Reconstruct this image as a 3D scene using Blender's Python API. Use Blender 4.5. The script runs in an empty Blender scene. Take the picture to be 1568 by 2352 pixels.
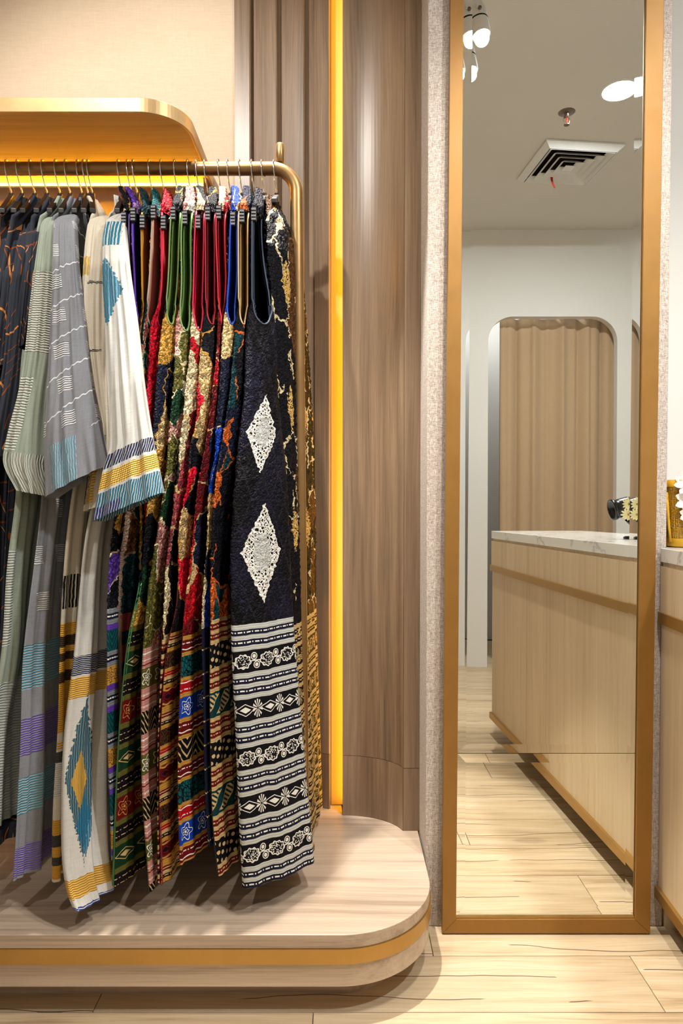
import bpy, math, random
import numpy as np
from mathutils import Vector, Matrix

# ------------------------------------------------------------------ camera, world, lights, exposure
SC = bpy.context.scene
COL = SC.collection
F, CX, CY0, HC = 1568.0, 784.0, 1198.0, 1.08      # focal length in px, principal point, camera height
TH = math.atan(38.0 / F)                          # camera looks down a little
SN, CS = math.sin(TH), math.cos(TH)
cam_d = bpy.data.cameras.new('camera')
cam_d.sensor_fit = 'VERTICAL'; cam_d.sensor_height = 36.0; cam_d.lens = 24.0
cam_d.shift_y = 22.0 / 2352.0
cam_d.clip_start = 0.02
cam = bpy.data.objects.new('camera', cam_d); COL.objects.link(cam)
cam.location = (0, 0, HC); cam.rotation_euler = (math.pi / 2 - TH, 0, 0)
SC.camera = cam
w = bpy.data.worlds.new('world'); SC.world = w; w.use_nodes = True
w.node_tree.nodes['Background'].inputs[0].default_value = (1, .97, .92, 1)
w.node_tree.nodes['Background'].inputs[1].default_value = 0.0
SC.view_settings.view_transform = 'Standard'; SC.view_settings.look = 'None'
SC.view_settings.gamma = 1.0; SC.view_settings.use_curve_mapping = False
SC.view_settings.exposure = 0.15

def lamp(name, kind, loc, energy, color, target=None, **kw):
    d = bpy.data.lights.new(name, kind); d.energy = energy; d.color = color
    for k, v in kw.items(): setattr(d, k, v)
    o = bpy.data.objects.new(name, d); COL.objects.link(o); o.location = loc
    if target is not None:
        o.rotation_euler = (Vector(target) - Vector(loc)).to_track_quat('-Z', 'Y').to_euler()
    return o
WHITE = (1, .955, .88); COOL = (.94, .97, 1.0)
# ceiling spots outside the frame whose shadows the photograph shows on the cladding and the platform,
# and the lamp of the bright fitting room behind the curtain; lamps in view carry their light in their builders
lamp('track_spot_left_offscreen', 'SPOT', (-.80, .62, 2.86), 95, WHITE, (-.45, 1.95, 1.70), spot_size=1.3, spot_blend=.7, shadow_soft_size=.03)
lamp('ceiling_spot_above_rack_offscreen', 'SPOT', (-.23, 1.70, 2.93), 340, WHITE, (.02, 1.40, .18), spot_size=.62, spot_blend=.3, shadow_soft_size=.025)
lamp('fitting_room_lamp_offscreen', 'AREA', (1.2, -1.75, 2.9), 8, COOL, (1.2, -1.75, 0), shape='DISK', size=.15)

# ------------------------------------------------------------------ pixel <-> world
def ray(px, py):
    a, b = (px - CX) / F, (CY0 - py) / F
    return Vector((a, CS + b * SN, -SN + b * CS))
def at(px, py, Y=None, Z=None, X=None):
    d = ray(px, py)
    t = Y / d.y if Y is not None else ((Z - HC) / d.z if Z is not None else X / d.x)
    return Vector((0, 0, HC)) + d * t
def row(z, Y):            # image row of a point at height z, depth Y
    return CY0 - F * (Y * SN + (z - HC) * CS) / (Y * CS - (z - HC) * SN)
def colx(px, z, Y):       # world X of image column px at depth Y, height z
    return (px - CX) / F * (Y * CS - (z - HC) * SN)
# mirror plane (leans back slightly)
LEAN = math.radians(.27); MY0 = 1.699
MN = Vector((0, -math.cos(LEAN), math.sin(LEAN))); MP = Vector((0, MY0, 0))
def refl(px, py, Z=None, Y=None, X=None):   # place in the room that the mirror shows at a pixel
    o = Vector((0, 0, HC)); d = ray(px, py)
    p = o + d * ((MP - o).dot(MN) / d.dot(MN))
    r = d - 2 * d.dot(MN) * MN
    if Z is not None: t = (Z - p.z) / r.z
    elif Y is not None: t = (Y - p.y) / r.y
    else: t = (X - p.x) / r.x
    return p + r * t

# ------------------------------------------------------------------ object helpers
def tag(o, label=None, cat=None, group=None, kind=None):
    if label: o['label'] = label
    if cat: o['category'] = cat
    if group: o['group'] = group
    if kind: o['kind'] = kind
    return o
def thing(name, loc, label, cat, group=None, kind=None):
    o = bpy.data.objects.new(name, None); COL.objects.link(o); o.location = loc
    o.empty_display_size = .05
    return tag(o, label, cat, group, kind)
def wloc(o):
    v = Vector((0, 0, 0))
    while o is not None: v += o.location; o = o.parent
    return v
def obj(name, verts, faces, mat, parent=None, smooth=False, uvs=None):
    """one mesh object from world coordinates; a child is stored relative to its parent"""
    off = np.array(wloc(parent)) if parent is not None else np.zeros(3)
    v = np.asarray(verts, dtype=np.float64).reshape(-1, 3) - off
    me = bpy.data.meshes.new(name)
    me.from_pydata(v.tolist(), [], faces if isinstance(faces, list) else faces.tolist())
    if uvs is not None:
        lay = me.uv_layers.new(name='UVMap')
        idx = np.empty(len(me.loops), dtype=np.int32); me.loops.foreach_get('vertex_index', idx)
        lay.data.foreach_set('uv', np.asarray(uvs, dtype=np.float32)[idx].ravel())
    if smooth: me.polygons.foreach_set('use_smooth', [True] * len(me.polygons))
    me.materials.append(mat); me.update()
    o = bpy.data.objects.new(name, me); COL.objects.link(o)
    if parent is not None: o.parent = parent
    return o
class MB:
    """collects shapes into one mesh"""
    def __init__(s): s.v = []; s.f = []
    def add(s, v, f):
        n = len(s.v); s.v += [tuple(p) for p in v]; s.f += [tuple(i + n for i in q) for q in f]; return s
    def box(s, x0, x1, y0, y1, z0, z1):
        return s.hexa([(x0, y0, z0), (x1, y0, z0), (x1, y1, z0), (x0, y1, z0), (x0, y0, z1), (x1, y0, z1), (x1, y1, z1), (x0, y1, z1)])
    def hexa(s, v):
        return s.add(v, [(0, 3, 2, 1), (4, 5, 6, 7), (0, 1, 5, 4), (1, 2, 6, 5), (2, 3, 7, 6), (3, 0, 4, 7)])
    def prism(s, pts, z0, z1, cap=True):
        n = len(pts)
        v = [(x, y, z0) for x, y in pts] + [(x, y, z1) for x, y in pts]
        f = [(i, (i + 1) % n, n + (i + 1) % n, n + i) for i in range(n)]
        if cap: f += [tuple(range(n - 1, -1, -1)), tuple(range(n, 2 * n))]
        return s.add(v, f)
    def tube(s, path, r, seg=12, cap=True):
        P = [Vector(p) for p in path]; n = len(P)
        rr = r if isinstance(r, (list, tuple)) else [r] * n
        T = [(P[min(i + 1, n - 1)] - P[max(i - 1, 0)]).normalized() for i in range(n)]
        a = Vector((0, 0, 1)) if abs(T[0].z) < .9 else Vector((1, 0, 0))
        N = (a - T[0] * a.dot(T[0])).normalized(); v = []
        for i in range(n):
            N = (N - T[i] * N.dot(T[i])).normalized(); B = T[i].cross(N)
            for k in range(seg):
                an = 2 * math.pi * k / seg
                v.append(P[i] + (N * math.cos(an) + B * math.sin(an)) * rr[i])
        f = [(i * seg + k, i * seg + (k + 1) % seg, (i + 1) * seg + (k + 1) % seg, (i + 1) * seg + k) for i in range(n - 1) for k in range(seg)]
        if cap: f += [tuple(range(seg - 1, -1, -1)), tuple(range((n - 1) * seg, n * seg))]
        return s.add(v, f)
    def lathe(s, prof, c=(0, 0, 0), seg=32, axis=None):
        M = Matrix.Identity(3)
        if axis is not None: M = Vector(axis).to_track_quat('Z', 'Y').to_matrix()
        v = []
        for r, z in prof:
            for k in range(seg):
                an = 2 * math.pi * k / seg
                v.append(Vector(c) + M @ Vector((r * math.cos(an), r * math.sin(an), z)))
        f = [(i * seg + k, i * seg + (k + 1) % seg, (i + 1) * seg + (k + 1) % seg, (i + 1) * seg + k) for i in range(len(prof) - 1) for k in range(seg)]
        return s.add(v, f)
    def build(s, name, mat, parent=None, smooth=False, bevel=0, seg=2):
        o = obj(name, s.v, s.f, mat, parent, smooth)
        if bevel:
            m = o.modifiers.new('bevel', 'BEVEL'); m.width = bevel; m.segments = seg; m.limit_method = 'ANGLE'; m.angle_limit = .6
        return o

# ------------------------------------------------------------------ node helper: write shader maths as expressions
class V:
    def __init__(s, t, k): s.t = t; s.k = k
    def m(s, op, *a, clamp=False):
        n = s.t.nodes.new('ShaderNodeMath'); n.operation = op; n.use_clamp = clamp
        for i, x in enumerate((s,) + a):
            if isinstance(x, V): s.t.links.new(x.k, n.inputs[i])
            else: n.inputs[i].default_value = x
        return V(s.t, n.outputs[0])
    def c(s, x):
        n = s.t.nodes.new('ShaderNodeValue'); n.outputs[0].default_value = x; return V(s.t, n.outputs[0])
    def __add__(s, o): return s.m('ADD', o)
    __radd__ = __add__
    def __sub__(s, o): return s.m('SUBTRACT', o)
    def __rsub__(s, o): return s.c(o).m('SUBTRACT', s)
    def __mul__(s, o): return s.m('MULTIPLY', o)
    __rmul__ = __mul__
    def __truediv__(s, o): return s.m('DIVIDE', o)
    def __gt__(s, o): return s.m('GREATER_THAN', o)
    def __lt__(s, o): return s.m('LESS_THAN', o)
    def abs(s): return s.m('ABSOLUTE')
    def sin(s): return s.m('SINE')
    def cos(s): return s.m('COSINE')
    def fract(s): return s.m('FRACT')
    def floor(s): return s.m('FLOOR')
    def sqrt(s): return s.m('SQRT')
    def pow(s, e): return s.m('POWER', e)
    def max(s, o): return s.m('MAXIMUM', o)
    def min(s, o): return s.m('MINIMUM', o)
    def atan2(s, o): return s.m('ARCTAN2', o)
    def clamp(s): return s.m('ADD', 0.0, clamp=True)
    def tri(s): return ((s.fract() - .5).abs()) * 2      # 1..0..1
def srgb(r, g=None, b=None):
    if g is None: r, g, b = r
    f = lambda c: (c / 255 / 12.92) if c / 255 <= .04045 else ((c / 255 + .055) / 1.055) ** 2.4
    return (f(r), f(g), f(b), 1)
class G:
    """one material under construction"""
    def __init__(s, name, uv=True):
        s.mat = bpy.data.materials.new(name); s.mat.use_nodes = True
        s.t = s.mat.node_tree; s.b = s.t.nodes['Principled BSDF']
        tc = s.t.nodes.new('ShaderNodeTexCoord')
        s.p = tc.outputs['UV' if uv else 'Object']
        sp = s.t.nodes.new('ShaderNodeSeparateXYZ'); s.t.links.new(s.p, sp.inputs[0])
        s.x, s.y, s.z = (V(s.t, sp.outputs[i]) for i in range(3))
        if uv: s.u, s.z = s.x, s.y
    def rnd(s):
        n = s.t.nodes.new('ShaderNodeObjectInfo'); return V(s.t, n.outputs['Random'])
    def vec(s, *a):
        n = s.t.nodes.new('ShaderNodeCombineXYZ')
        for i, x in enumerate(a):
            if isinstance(x, V): s.t.links.new(x.k, n.inputs[i])
            else: n.inputs[i].default_value = x
        return n.outputs[0]
    def noise(s, vec, scale=1., detail=2., rough=.5, dist=0.):
        n = s.t.nodes.new('ShaderNodeTexNoise'); s.t.links.new(vec, n.inputs['Vector'])
        n.inputs['Scale'].default_value = scale; n.inputs['Detail'].default_value = detail
        n.inputs['Roughness'].default_value = rough; n.inputs['Distortion'].default_value = dist
        return V(s.t, n.outputs[0])
    def vor(s, vec, scale=1., feature='F1', rnd=1.):
        n = s.t.nodes.new('ShaderNodeTexVoronoi'); n.feature = feature; s.t.links.new(vec, n.inputs['Vector'])
        n.inputs['Scale'].default_value = scale; n.inputs['Randomness'].default_value = rnd
        d = V(s.t, n.outputs['Distance'])
        if feature == 'DISTANCE_TO_EDGE': return d, None
        sp = s.t.nodes.new('ShaderNodeSeparateColor'); s.t.links.new(n.outputs['Color'], sp.inputs[0])
        return d, V(s.t, sp.outputs[0])
    def mix(s, f, a, b, mode='MIX'):
        n = s.t.nodes.new('ShaderNodeMix'); n.data_type = 'RGBA'; n.blend_type = mode; n.clamp_factor = True
        if isinstance(f, V): s.t.links.new(f.k, n.inputs['Factor'])
        else: n.inputs['Factor'].default_value = f
        for x, i in ((a, 6), (b, 7)):
            if isinstance(x, tuple): n.inputs[i].default_value = x
            else: s.t.links.new(x, n.inputs[i])
        return n.outputs[2]
    def scale(s, col, f):      # multiply a colour by a value
        n = s.t.nodes.new('ShaderNodeVectorMath'); n.operation = 'SCALE'
        if isinstance(col, tuple): n.inputs[0].default_value = col[:3]
        else: s.t.links.new(col, n.inputs[0])
        s.t.links.new(f.k, n.inputs['Scale'])
        return n.outputs[0]
    def ramp(s, f, stops, mode='CONSTANT'):
        n = s.t.nodes.new('ShaderNodeValToRGB'); cr = n.color_ramp; cr.interpolation = mode
        cr.elements[0].position = stops[0][0]; cr.elements[0].color = stops[0][1]
        cr.elements[1].position = stops[1][0]; cr.elements[1].color = stops[1][1]
        for p, c in stops[2:]:
            e = cr.elements.new(p); e.color = c
        s.t.links.new(f.k, n.inputs[0]); return n.outputs[0]
    def out(s, col, rough=.7, height=None, bump=.3, dist=.002, metal=0., spec=.5, sheen=0., trans=0.):
        if isinstance(col, tuple): s.b.inputs['Base Color'].default_value = col
        else: s.t.links.new(col, s.b.inputs['Base Color'])
        if isinstance(rough, V): s.t.links.new(rough.k, s.b.inputs['Roughness'])
        else: s.b.inputs['Roughness'].default_value = rough
        s.b.inputs['Metallic'].default_value = metal
        s.b.inputs['Specular IOR Level'].default_value = spec
        if sheen: s.b.inputs['Sheen Weight'].default_value = sheen
        if height is not None:
            n = s.t.nodes.new('ShaderNodeBump'); n.inputs['Strength'].default_value = bump; n.inputs['Distance'].default_value = dist
            s.t.links.new(height.k, n.inputs['Height']); s.t.links.new(n.outputs[0], s.b.inputs['Normal'])
        return s.mat

# ------------------------------------------------------------------ surface materials
def plain(name, c, rough=.6, metal=0., spec=.5):
    g = G(name, uv=False)
    n = g.noise(g.vec(g.x, g.y, g.z), 60, 3)
    return g.out(g.scale(srgb(c), n * .12 + .94), rough, metal=metal, spec=spec)
def emit(name, c, strength):
    g = G(name, uv=False); g.b.inputs['Emission Color'].default_value = c; g.b.inputs['Emission Strength'].default_value = strength
    return g.out((.8, .8, .8, 1), .5)
def wood(name, lo, mid, hi, axis='z', rough=.42, freq=1., bump=.12):
    g = G(name, uv=False)
    r = g.rnd() * 7.3
    ax = {'x': (g.x, g.y, g.z), 'y': (g.y, g.x, g.z), 'z': (g.z, g.x, g.y)}[axis]
    l, a, b = ax
    wob = g.noise(g.vec(l * .9, a * 3 + r, b * 3), 1.0, 2) * .06
    a2 = a + wob
    g1 = g.noise(g.vec(l * 1.2 + r, a2 * 34 * freq, b * 34 * freq), 1., 4, .62)
    g2 = g.noise(g.vec(l * 5 + r, a2 * 260 * freq, b * 260 * freq), 1., 3, .6)
    g3 = g.noise(g.vec(l * .35, a2 * 9 * freq + r, b * 9), 1., 2)
    f = (g1 * .62 + g2 * .34 + g3 * .42 - .2).clamp()
    col = g.ramp(f, [(.22, srgb(lo)), (.48, srgb(mid)), (.78, srgb(hi))], 'LINEAR')
    return g.out(col, rough, g2 * .6 + g1, bump, .001)
def gold(name, c=(178, 140, 78), rough=.36, metal=.75):
    g = G(name, uv=False)
    n = g.noise(g.vec(g.x, g.y, g.z), 14, 5, .65)
    fine = g.noise(g.vec(g.x, g.y, g.z), 420, 2)
    col = g.scale(srgb(c), n * .35 + .83)
    return g.out(col, n * .25 + (rough - .12), fine, .05, .0006, metal=metal)
def wall_fabric():
    g = G('woven_grey_wallcovering', uv=False)
    h = g.noise(g.vec(g.x * 110, g.y * 110, g.z * 900), 1, 2, .7)
    v = g.noise(g.vec(g.x * 900, g.y * 900, g.z * 110), 1, 2, .7)
    f = h * .5 + v * .5
    col = g.ramp(f, [(.36, srgb(142, 127, 118)), (.5, srgb(190, 177, 166)), (.62, srgb(222, 214, 204))], 'LINEAR')
    return g.out(col, .95, f, .5, .002, spec=.2)
def wall_paper():
    g = G('cream_linen_wallpaper', uv=False)
    h = g.noise(g.vec(g.x * 30, g.y * 30, g.z * 600), 1, 2, .7)
    v = g.noise(g.vec(g.x * 500, g.y * 500, g.z * 40), 1, 2, .7)
    f = h * .65 + v * .35
    col = g.ramp(f, [(.35, srgb(220, 198, 172)), (.65, srgb(231, 211, 187))], 'LINEAR')
    return g.out(col, .85, f, .12, .001, spec=.25)
def paint(name, c):
    g = G(name, uv=False)
    n = g.noise(g.vec(g.x, g.y, g.z), 3, 4)
    return g.out(g.scale(srgb(c), n * .08 + .96), .75, g.noise(g.vec(g.x, g.y, g.z), 180, 2), .04, .001, spec=.3)
def marble():
    g = G('white_veined_marble', uv=False)
    d = g.noise(g.vec(g.x, g.y, g.z), 5, 5, .6)
    v = ((g.x * 4 + g.y * 3 + g.z * 7 + d * 4.5) * 2.2).sin().abs()
    f = (1 - v).pow(9) * (g.noise(g.vec(g.x, g.y, g.z), 4, 2) * 1.3)
    col = g.mix(f.clamp(), srgb(226, 226, 222), srgb(140, 142, 144))
    return g.out(col, .12)
def plank_mat():
    g = G('pale_oak_plank', uv=False)
    r = g.rnd(); ox = r * 31.7; oy = r * 11.3
    x, y = g.x + ox, g.y + oy
    wob = g.noise(g.vec(x * 1.6, y * 6, 0), 1, 2) * .05
    y2 = y + wob
    g1 = g.noise(g.vec(x * 1.3, y2 * 24, r * 9), 1, 5, .62)
    g2 = g.noise(g.vec(x * 6, y2 * 190, r * 5), 1, 3, .6)
    f = (g1 * .7 + g2 * .35 - .02).clamp()
    col = g.ramp(f, [(.28, srgb(140, 112, 82)), (.46, srgb(190, 166, 132)), (.72, srgb(216, 198, 168))], 'LINEAR')
    # long dark drying cracks, running on and off along the grain
    line = ((y + g.noise(g.vec(x * 1.5, y * 1.2, r * 4), 1, 3) * .16) * 13).fract() - .5
    on = g.noise(g.vec(x * 1.5, y * 9, r * 3), 1, 2) > .50
    crack = (line.abs() < .017) * on
    col = g.mix(crack * .85, col, srgb(70, 45, 36))
    # knots
    kd, kr = g.vor(g.vec(x * 2.2, y * 6.0, r * 8), 1.)
    ring = ((kd * 60).sin() * .5 + .5)
    near = (1 - kd * 6).clamp() * (kr > .55)
    col = g.mix(near * (ring * .5 + .35), col, srgb(88, 58, 42))
    col = g.mix((kd < .035) * (kr > .55) * .9, col, srgb(50, 32, 26))
    col = g.scale(col, r * .14 + .92)
    return g.out(col, .38, g1 + g2 * .5 - crack * .8, .12, .001)

M = {}
M['paper'] = wall_paper(); M['fabric_wall'] = wall_fabric()
M['white'] = paint('white_wall_paint', (226, 224, 218)); M['ceil'] = paint('ceiling_paint', (214, 210, 202))
M['walnut'] = wood('grey_brown_walnut_laminate', (84, 68, 54), (136, 112, 89), (172, 146, 118), rough=.34)
M['walnut_h'] = wood('grey_brown_walnut_laminate_horizontal', (120, 98, 78), (166, 140, 114), (192, 168, 140), axis='x')
M['platform'] = wood('pale_ash_laminate', (128, 108, 90), (180, 160, 140), (206, 188, 168), axis='x', rough=.33, freq=1.5)
M['shelf_wood'] = wood('warm_oak_laminate', (128, 90, 52), (176, 132, 82), (200, 158, 106), axis='x')
M['counter'] = wood('light_fine_grain_oak', (176, 150, 118), (206, 184, 150), (222, 203, 172), freq=1.7, rough=.45)
M['gold'] = gold('brushed_gold_metal'); M['gold_frame'] = gold('aged_gold_paint', (150, 108, 48), .5, .35)
M['shelf_gold'] = gold('pale_brushed_brass', (192, 162, 116), .42, .6)
M['rail'] = gold('satin_brass_tube', (156, 124, 82), .36, .8)
M['marble'] = marble(); M['plank'] = plank_mat()
M['niche'] = wood('smooth_pale_wood', (196, 160, 110), (206, 172, 122), (214, 182, 134), bump=.03)
M['gap'] = plain('dark_joint', (74, 60, 46), .9)
M['black'] = plain('black_plastic', (18, 18, 20), .25)
M['dark_wood'] = wood('black_stained_hanger_wood', (10, 7, 5), (22, 15, 11), (38, 26, 17), axis='y', rough=.45)
M['chrome'] = plain('chrome_wire', (215, 215, 218), .12, metal=1.)
M['clip'] = plain('grey_plastic_clip', (150, 152, 160), .22, metal=.3)
M['grille'] = plain('white_enamel', (226, 226, 222), .5)
M['void'] = plain('dark_duct', (16, 22, 26), .9)
M['led_white'] = emit('lit_led_panel', (1, .98, .95, 1), 14)
M['led_yellow'] = emit('lit_amber_led_tape', (1, .50, .008, 1), 8)
M['led_shelf'] = emit('lit_orange_led_tape', (1, .43, .012, 1), 75)
g = G('mirror_silver', uv=False)
g.b.inputs['Metallic'].default_value = 1.
M['mirror'] = g.out((.93, .945, .91, 1), 0.0, metal=1.)
# ================================================================== the setting
random.seed(4)
YW = at(757, 1856, Z=.18).y                 # plane of the left wall cladding
ZP = .18                                    # top of the display platform
YA = refl(1095, 1532, Z=0).y                # wall with the arch, behind the camera
ZC = refl(1250, 528, Y=YA).z                # ceiling height
XL, XR, YB = -1.75, 3.1, YA
PROW = at(500, 2325, Z=0).y
def struct(o): o['kind'] = 'structure'; return o

fl = struct(obj('floor', [(XL, YB - 1.0, -.02), (XR, YB - 1.0, -.02), (XR, 2.2, -.02), (XL, 2.2, -.02)], [(0, 1, 2, 3)], M['gap']))
PW = .182
k0 = math.ceil((YB - 1.0 - PROW) / PW); k1 = math.floor((2.1 - PROW) / PW)
for k in range(k0, k1):
    y0 = PROW + k * PW; x = XL - ((k * 0.47) % 1.22)
    while x < XR:
        xa, xb = max(x, XL), min(x + 1.22, XR)
        if xb - xa > .02:
            o = MB().box(xa + .0008, xb - .0008, y0 + .0008, y0 + PW - .0008, -.012, 0).build('plank', M['plank'], fl, bevel=.0006, seg=1)
        x += 1.22
cs = [refl(*p, Z=ZC) for p in ((1185, 410), (1345, 418), (1440, 330), (1256.5, 318))]
vc = sum(cs, Vector()) / 4; e1 = ((cs[1] - cs[0]) + (cs[2] - cs[3])) / 2
vs = e1.length / 2; va = math.atan2(e1.y, e1.x)
def sq(h, z): return [Vector((vc.x, vc.y, z)) + Matrix.Rotation(va + math.pi / 4 + k * math.pi / 2, 3, 'Z') @ Vector((h * math.sqrt(2), 0, 0)) for k in range(4)]
oc = [Vector(c) for c in ((XR, 2.2, ZC), (XL, 2.2, ZC), (XL, YB - 1.0, ZC), (XR, YB - 1.0, ZC))]
ce = struct(obj('ceiling', oc + sq(vs * .9, ZC), [(4 + k, 4 + (k + 1) % 4, (k + 1) % 4, k) for k in range(4)], M['ceil']))
struct(MB().box(XL, -.309, YW + .012, YW + .06, 0, ZC).build('wall_back', M['paper']))
struct(MB().box(XL - .05, XL, YB - 1.0, 2.2, 0, ZC).build('wall_left', M['white']))
struct(MB().box(XR, XR + .05, YB - 1.0, 2.2, 0, ZC).build('wall_right', M['white']))
struct(MB().box(.83, XR, 2.10, 2.15, 0, ZC).build('wall_back_right', M['white']))
struct(MB().box(XL, XR, YB - 1.05, YB - 1.0, 0, ZC).build('wall_fitting_room', M['white']))

# wall with the rounded opening, seen in the mirror
ax0, ax1 = refl(1120, 1000, Y=YA).x, refl(1416, 1000, Y=YA).x
az = refl(1270, 727, Y=YA).z; ar = .17
pts = [(ax0 + ar - ar * math.cos(t), az - ar + ar * math.sin(t)) for t in np.linspace(0, math.pi / 2, 13)] + \
      [(ax1 - ar + ar * math.sin(t), az - ar + ar * math.cos(t)) for t in np.linspace(0, math.pi / 2, 13)]
m = MB(); n = len(pts); outer = []
for x, z in pts: outer.append((x, ZC) if z > 0 else (x, 0))
th = .06
v = [(x, YA, z) for x, z in pts] + [(x, YA, ZC) for x, z in pts] + [(x, YA - th, z) for x, z in pts] + [(x, YA - th, ZC) for x, z in pts]
f = []
for i in range(n - 1):
    f += [(i, n + i, n + i + 1, i + 1), (2 * n + i, 2 * n + i + 1, 3 * n + i + 1, 3 * n + i), (i, i + 1, 2 * n + i + 1, 2 * n + i)]
m.add(v, f); m.box(XL, ax0, YA - th, YA, 0, ZC); m.box(ax1, XR, YA - th, YA, 0, ZC)
struct(m.build('wall_front', M['white']))

# fabric clad column that carries the mirror
CF = 1.724
cl, crr = .215, .822
struct(MB().box(cl, crr, CF, 2.1, 0, ZC).build('wall_column', M['fabric_wall'], bevel=.004))

# curved walnut panel beside it, upper and lower piece
sz = at(800, 1737, Y=1.955).z
prof = [(.003, 1.961)] + [(.003 + .172 * math.sin(t), 1.961 - .125 * (1 - math.cos(t))) for t in np.linspace(.06, 1.33, 22)]
xe, ye = prof[-1]; prof += [(cl - .001, ye)]
tw = thing('trim_1', (.1, 1.95, ZP), 'curved walnut wall panel between the amber light slot and the fabric column', 'wall panel', kind='structure')
def strip(pr, th, z0, z1):
    a = list(pr); b = [(x, y + th) for x, y in reversed(pr)]
    return MB().prism(a + b, z0, z1)
for z0, z1 in ((ZP, sz - .0007), (sz + .0007, ZC)):
    strip(prof[:-1], .018, z0, z1).build('panel', M['walnut'], tw)
    MB().box(xe + .0008, cl - .0005, ye, ye + .02, z0, z1).build('panel', M['walnut'], tw)
# niche back and slatted cladding left of the light slot
struct(MB().box(-.045, .2, 2.031, 2.05, ZP, ZC).build('wall_niche', M['niche']))
ts = thing('trim_2', (-.17, YW, ZP), 'vertical walnut slat cladding between cream wallpaper and amber light slot', 'wall cladding', kind='structure')
MB().box(-.309, -.030, YW + .020, YW + .03, ZP, ZC).build('backing_board', M['walnut'], ts)
edges = [(540, 577), (583.5, 638), (649, 700), (722, 758)]
zl = at(757, 1731, Y=YW).z
for i, (a, b) in enumerate(edges):
    xa, xb = colx(a, 1.6, YW), colx(b, 1.6, YW)
    dl, dr = (.004, .0) if i == 0 else (.013, -.006)
    for z0, z1 in ((ZP, zl - .0006), (zl + .0006, ZC)):
        q = [(xa, YW + dl), (xb - .004, YW + dr - .001), (xb, YW + dr + .002), (xb, YW + .0195), (xa, YW + .0195)]
        MB().prism(q, z0, z1).build('slat', M['walnut'], ts)
# amber LED tape hidden behind the curved panel
o = MB().box(.0095, .0115, 1.990, 2.024, ZP + .01, ZC - .02).build('led_tape', M['led_yellow'])
tag(o, 'amber LED tape lighting the tall slot beside the curved walnut panel', 'light strip')

# ================================================================== platform
yf = at(400, 2147, Z=ZP).y; xr = .211; R_ = .215
def plan(d):
    """platform outline, inset by d"""
    p = [(XL, yf + d)]
    cxx, cyy = xr - R_, yf + R_
    for t in np.linspace(0, math.pi / 2, 28):
        p.append((cxx + (R_ - d) * math.sin(t) , cyy - (R_ - d) * math.cos(t)))
    p += [(xr - d, YW - .06), (XL, YW + .019)]
    return p
tp = thing('display_platform', (-.6, 1.7, 0), 'low rounded pale wood platform with gold band under the clothes', 'platform')
def pslab(d, z0, z1):
    p = plan(d); p[-2] = (xr - d, ye + .002); q = p[:-1] + [(xe + .0, ye + .002)] + [(x, y + .001) for x, y in reversed(prof[:-2])] + [(-.0, 2.030), (-.04, 2.030), (-.04, YW + .019)] + p[-1:]
    return MB().prism(q, z0, z1)
pslab(0, .150, ZP - .0005).build('top_board', M['platform'], tp, bevel=.0015)
pslab(-.003, .118, .150).build('gold_band', M['gold'], tp)
pslab(.002, .068, .118).build('lower_board', M['platform'], tp)
pslab(.075, 0, .068).build('plinth', M['platform'], tp)

# ================================================================== garment rack
YR = at(712, 1950, Z=ZP).y
ZR = (at(640, 372, Y=YR).z + at(640, 403, Y=YR).z) / 2
RR = .0165
xt, xb_ = colx(681, 1.6, YR), colx(696, .3, YR)
tr = thing('garment_rack', (xb_, YR, ZP), 'brass tube clothes rack standing on the wooden platform', 'clothes rack')
rb = .062
path = [(XL + .05, YR, ZR), (xt - rb, YR, ZR)] + [(xt - rb + rb * math.sin(t), YR, ZR - rb + rb * math.cos(t)) for t in np.linspace(.12, math.pi / 2, 12)]
path += [(xt + (xb_ - xt) * k, YR, (ZR - rb) + (ZP + .004 - ZR + rb) * k) for k in (.25, .5, .75, 1)]
MB().tube(path, RR, 24).build('rail', M['rail'], tr, True)
MB().lathe([(0, .012), (.026, .012), (.03, .009), (.03, .0), (0, 0)], (xb_, YR, ZP)).build('foot', M['rail'], tr, True)
pk = at(643, 372, Y=YR)
MB().lathe([(0, 0), (.0095, 0), (.0095, .002), (.0102, .003), (.0108, .044), (.009, .047), (0, .047)], (pk.x, YR, ZR + RR - .001), 20).build('peg', M['rail'], tr, True)
for px in (447, 523, 608):
    MB().lathe([(0, 0), (.0016, 0), (.0016, .004), (0, .004)], (colx(px, ZR, YR), YR, ZR - RR - .003), 8).build('screw', M['dark_wood'], tr)

# ================================================================== shelf over the rack
zs = at(490, 430, Y=YW).z
sx = at(490, 430, Y=YW).x; sy = at(300, 257, Z=zs).y; sr = .11
def splan(d):
    p = [(XL, sy + d)] + [(sx - sr + (sr - d) * math.sin(t), sy + sr - (sr - d) * math.cos(t)) for t in np.linspace(0, math.pi / 2, 20)] + [(sx - d, YW + .011), (XL, YW + .011)]
    return p
tsf = thing('wall_shelf', (-.9, YW, zs), 'rounded wooden wall shelf with a brass edge above the rack', 'shelf')
MB().prism(splan(.007), zs + .006, zs + .028).build('board', M['shelf_wood'], tsf)
a = splan(0)[:-1]; b = splan(.0065)[:-1]
m = MB(); nn = len(a)
v = [(x, y, zs) for x, y in a] + [(x, y, zs + .034) for x, y in a] + [(x, y, zs) for x, y in b] + [(x, y, zs + .034) for x, y in b]
f = []
for i in range(nn - 1):
    f += [(i, i + 1, nn + i + 1, nn + i), (nn + i, nn + i + 1, 3 * nn + i + 1, 3 * nn + i), (2 * nn + i + 1, 2 * nn + i, 3 * nn + i, 3 * nn + i + 1), (i + 1, i, 2 * nn + i, 2 * nn + i + 1)]
m.add(v, f).build('edge_band', M['shelf_gold'], tsf, bevel=.0012)
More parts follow.
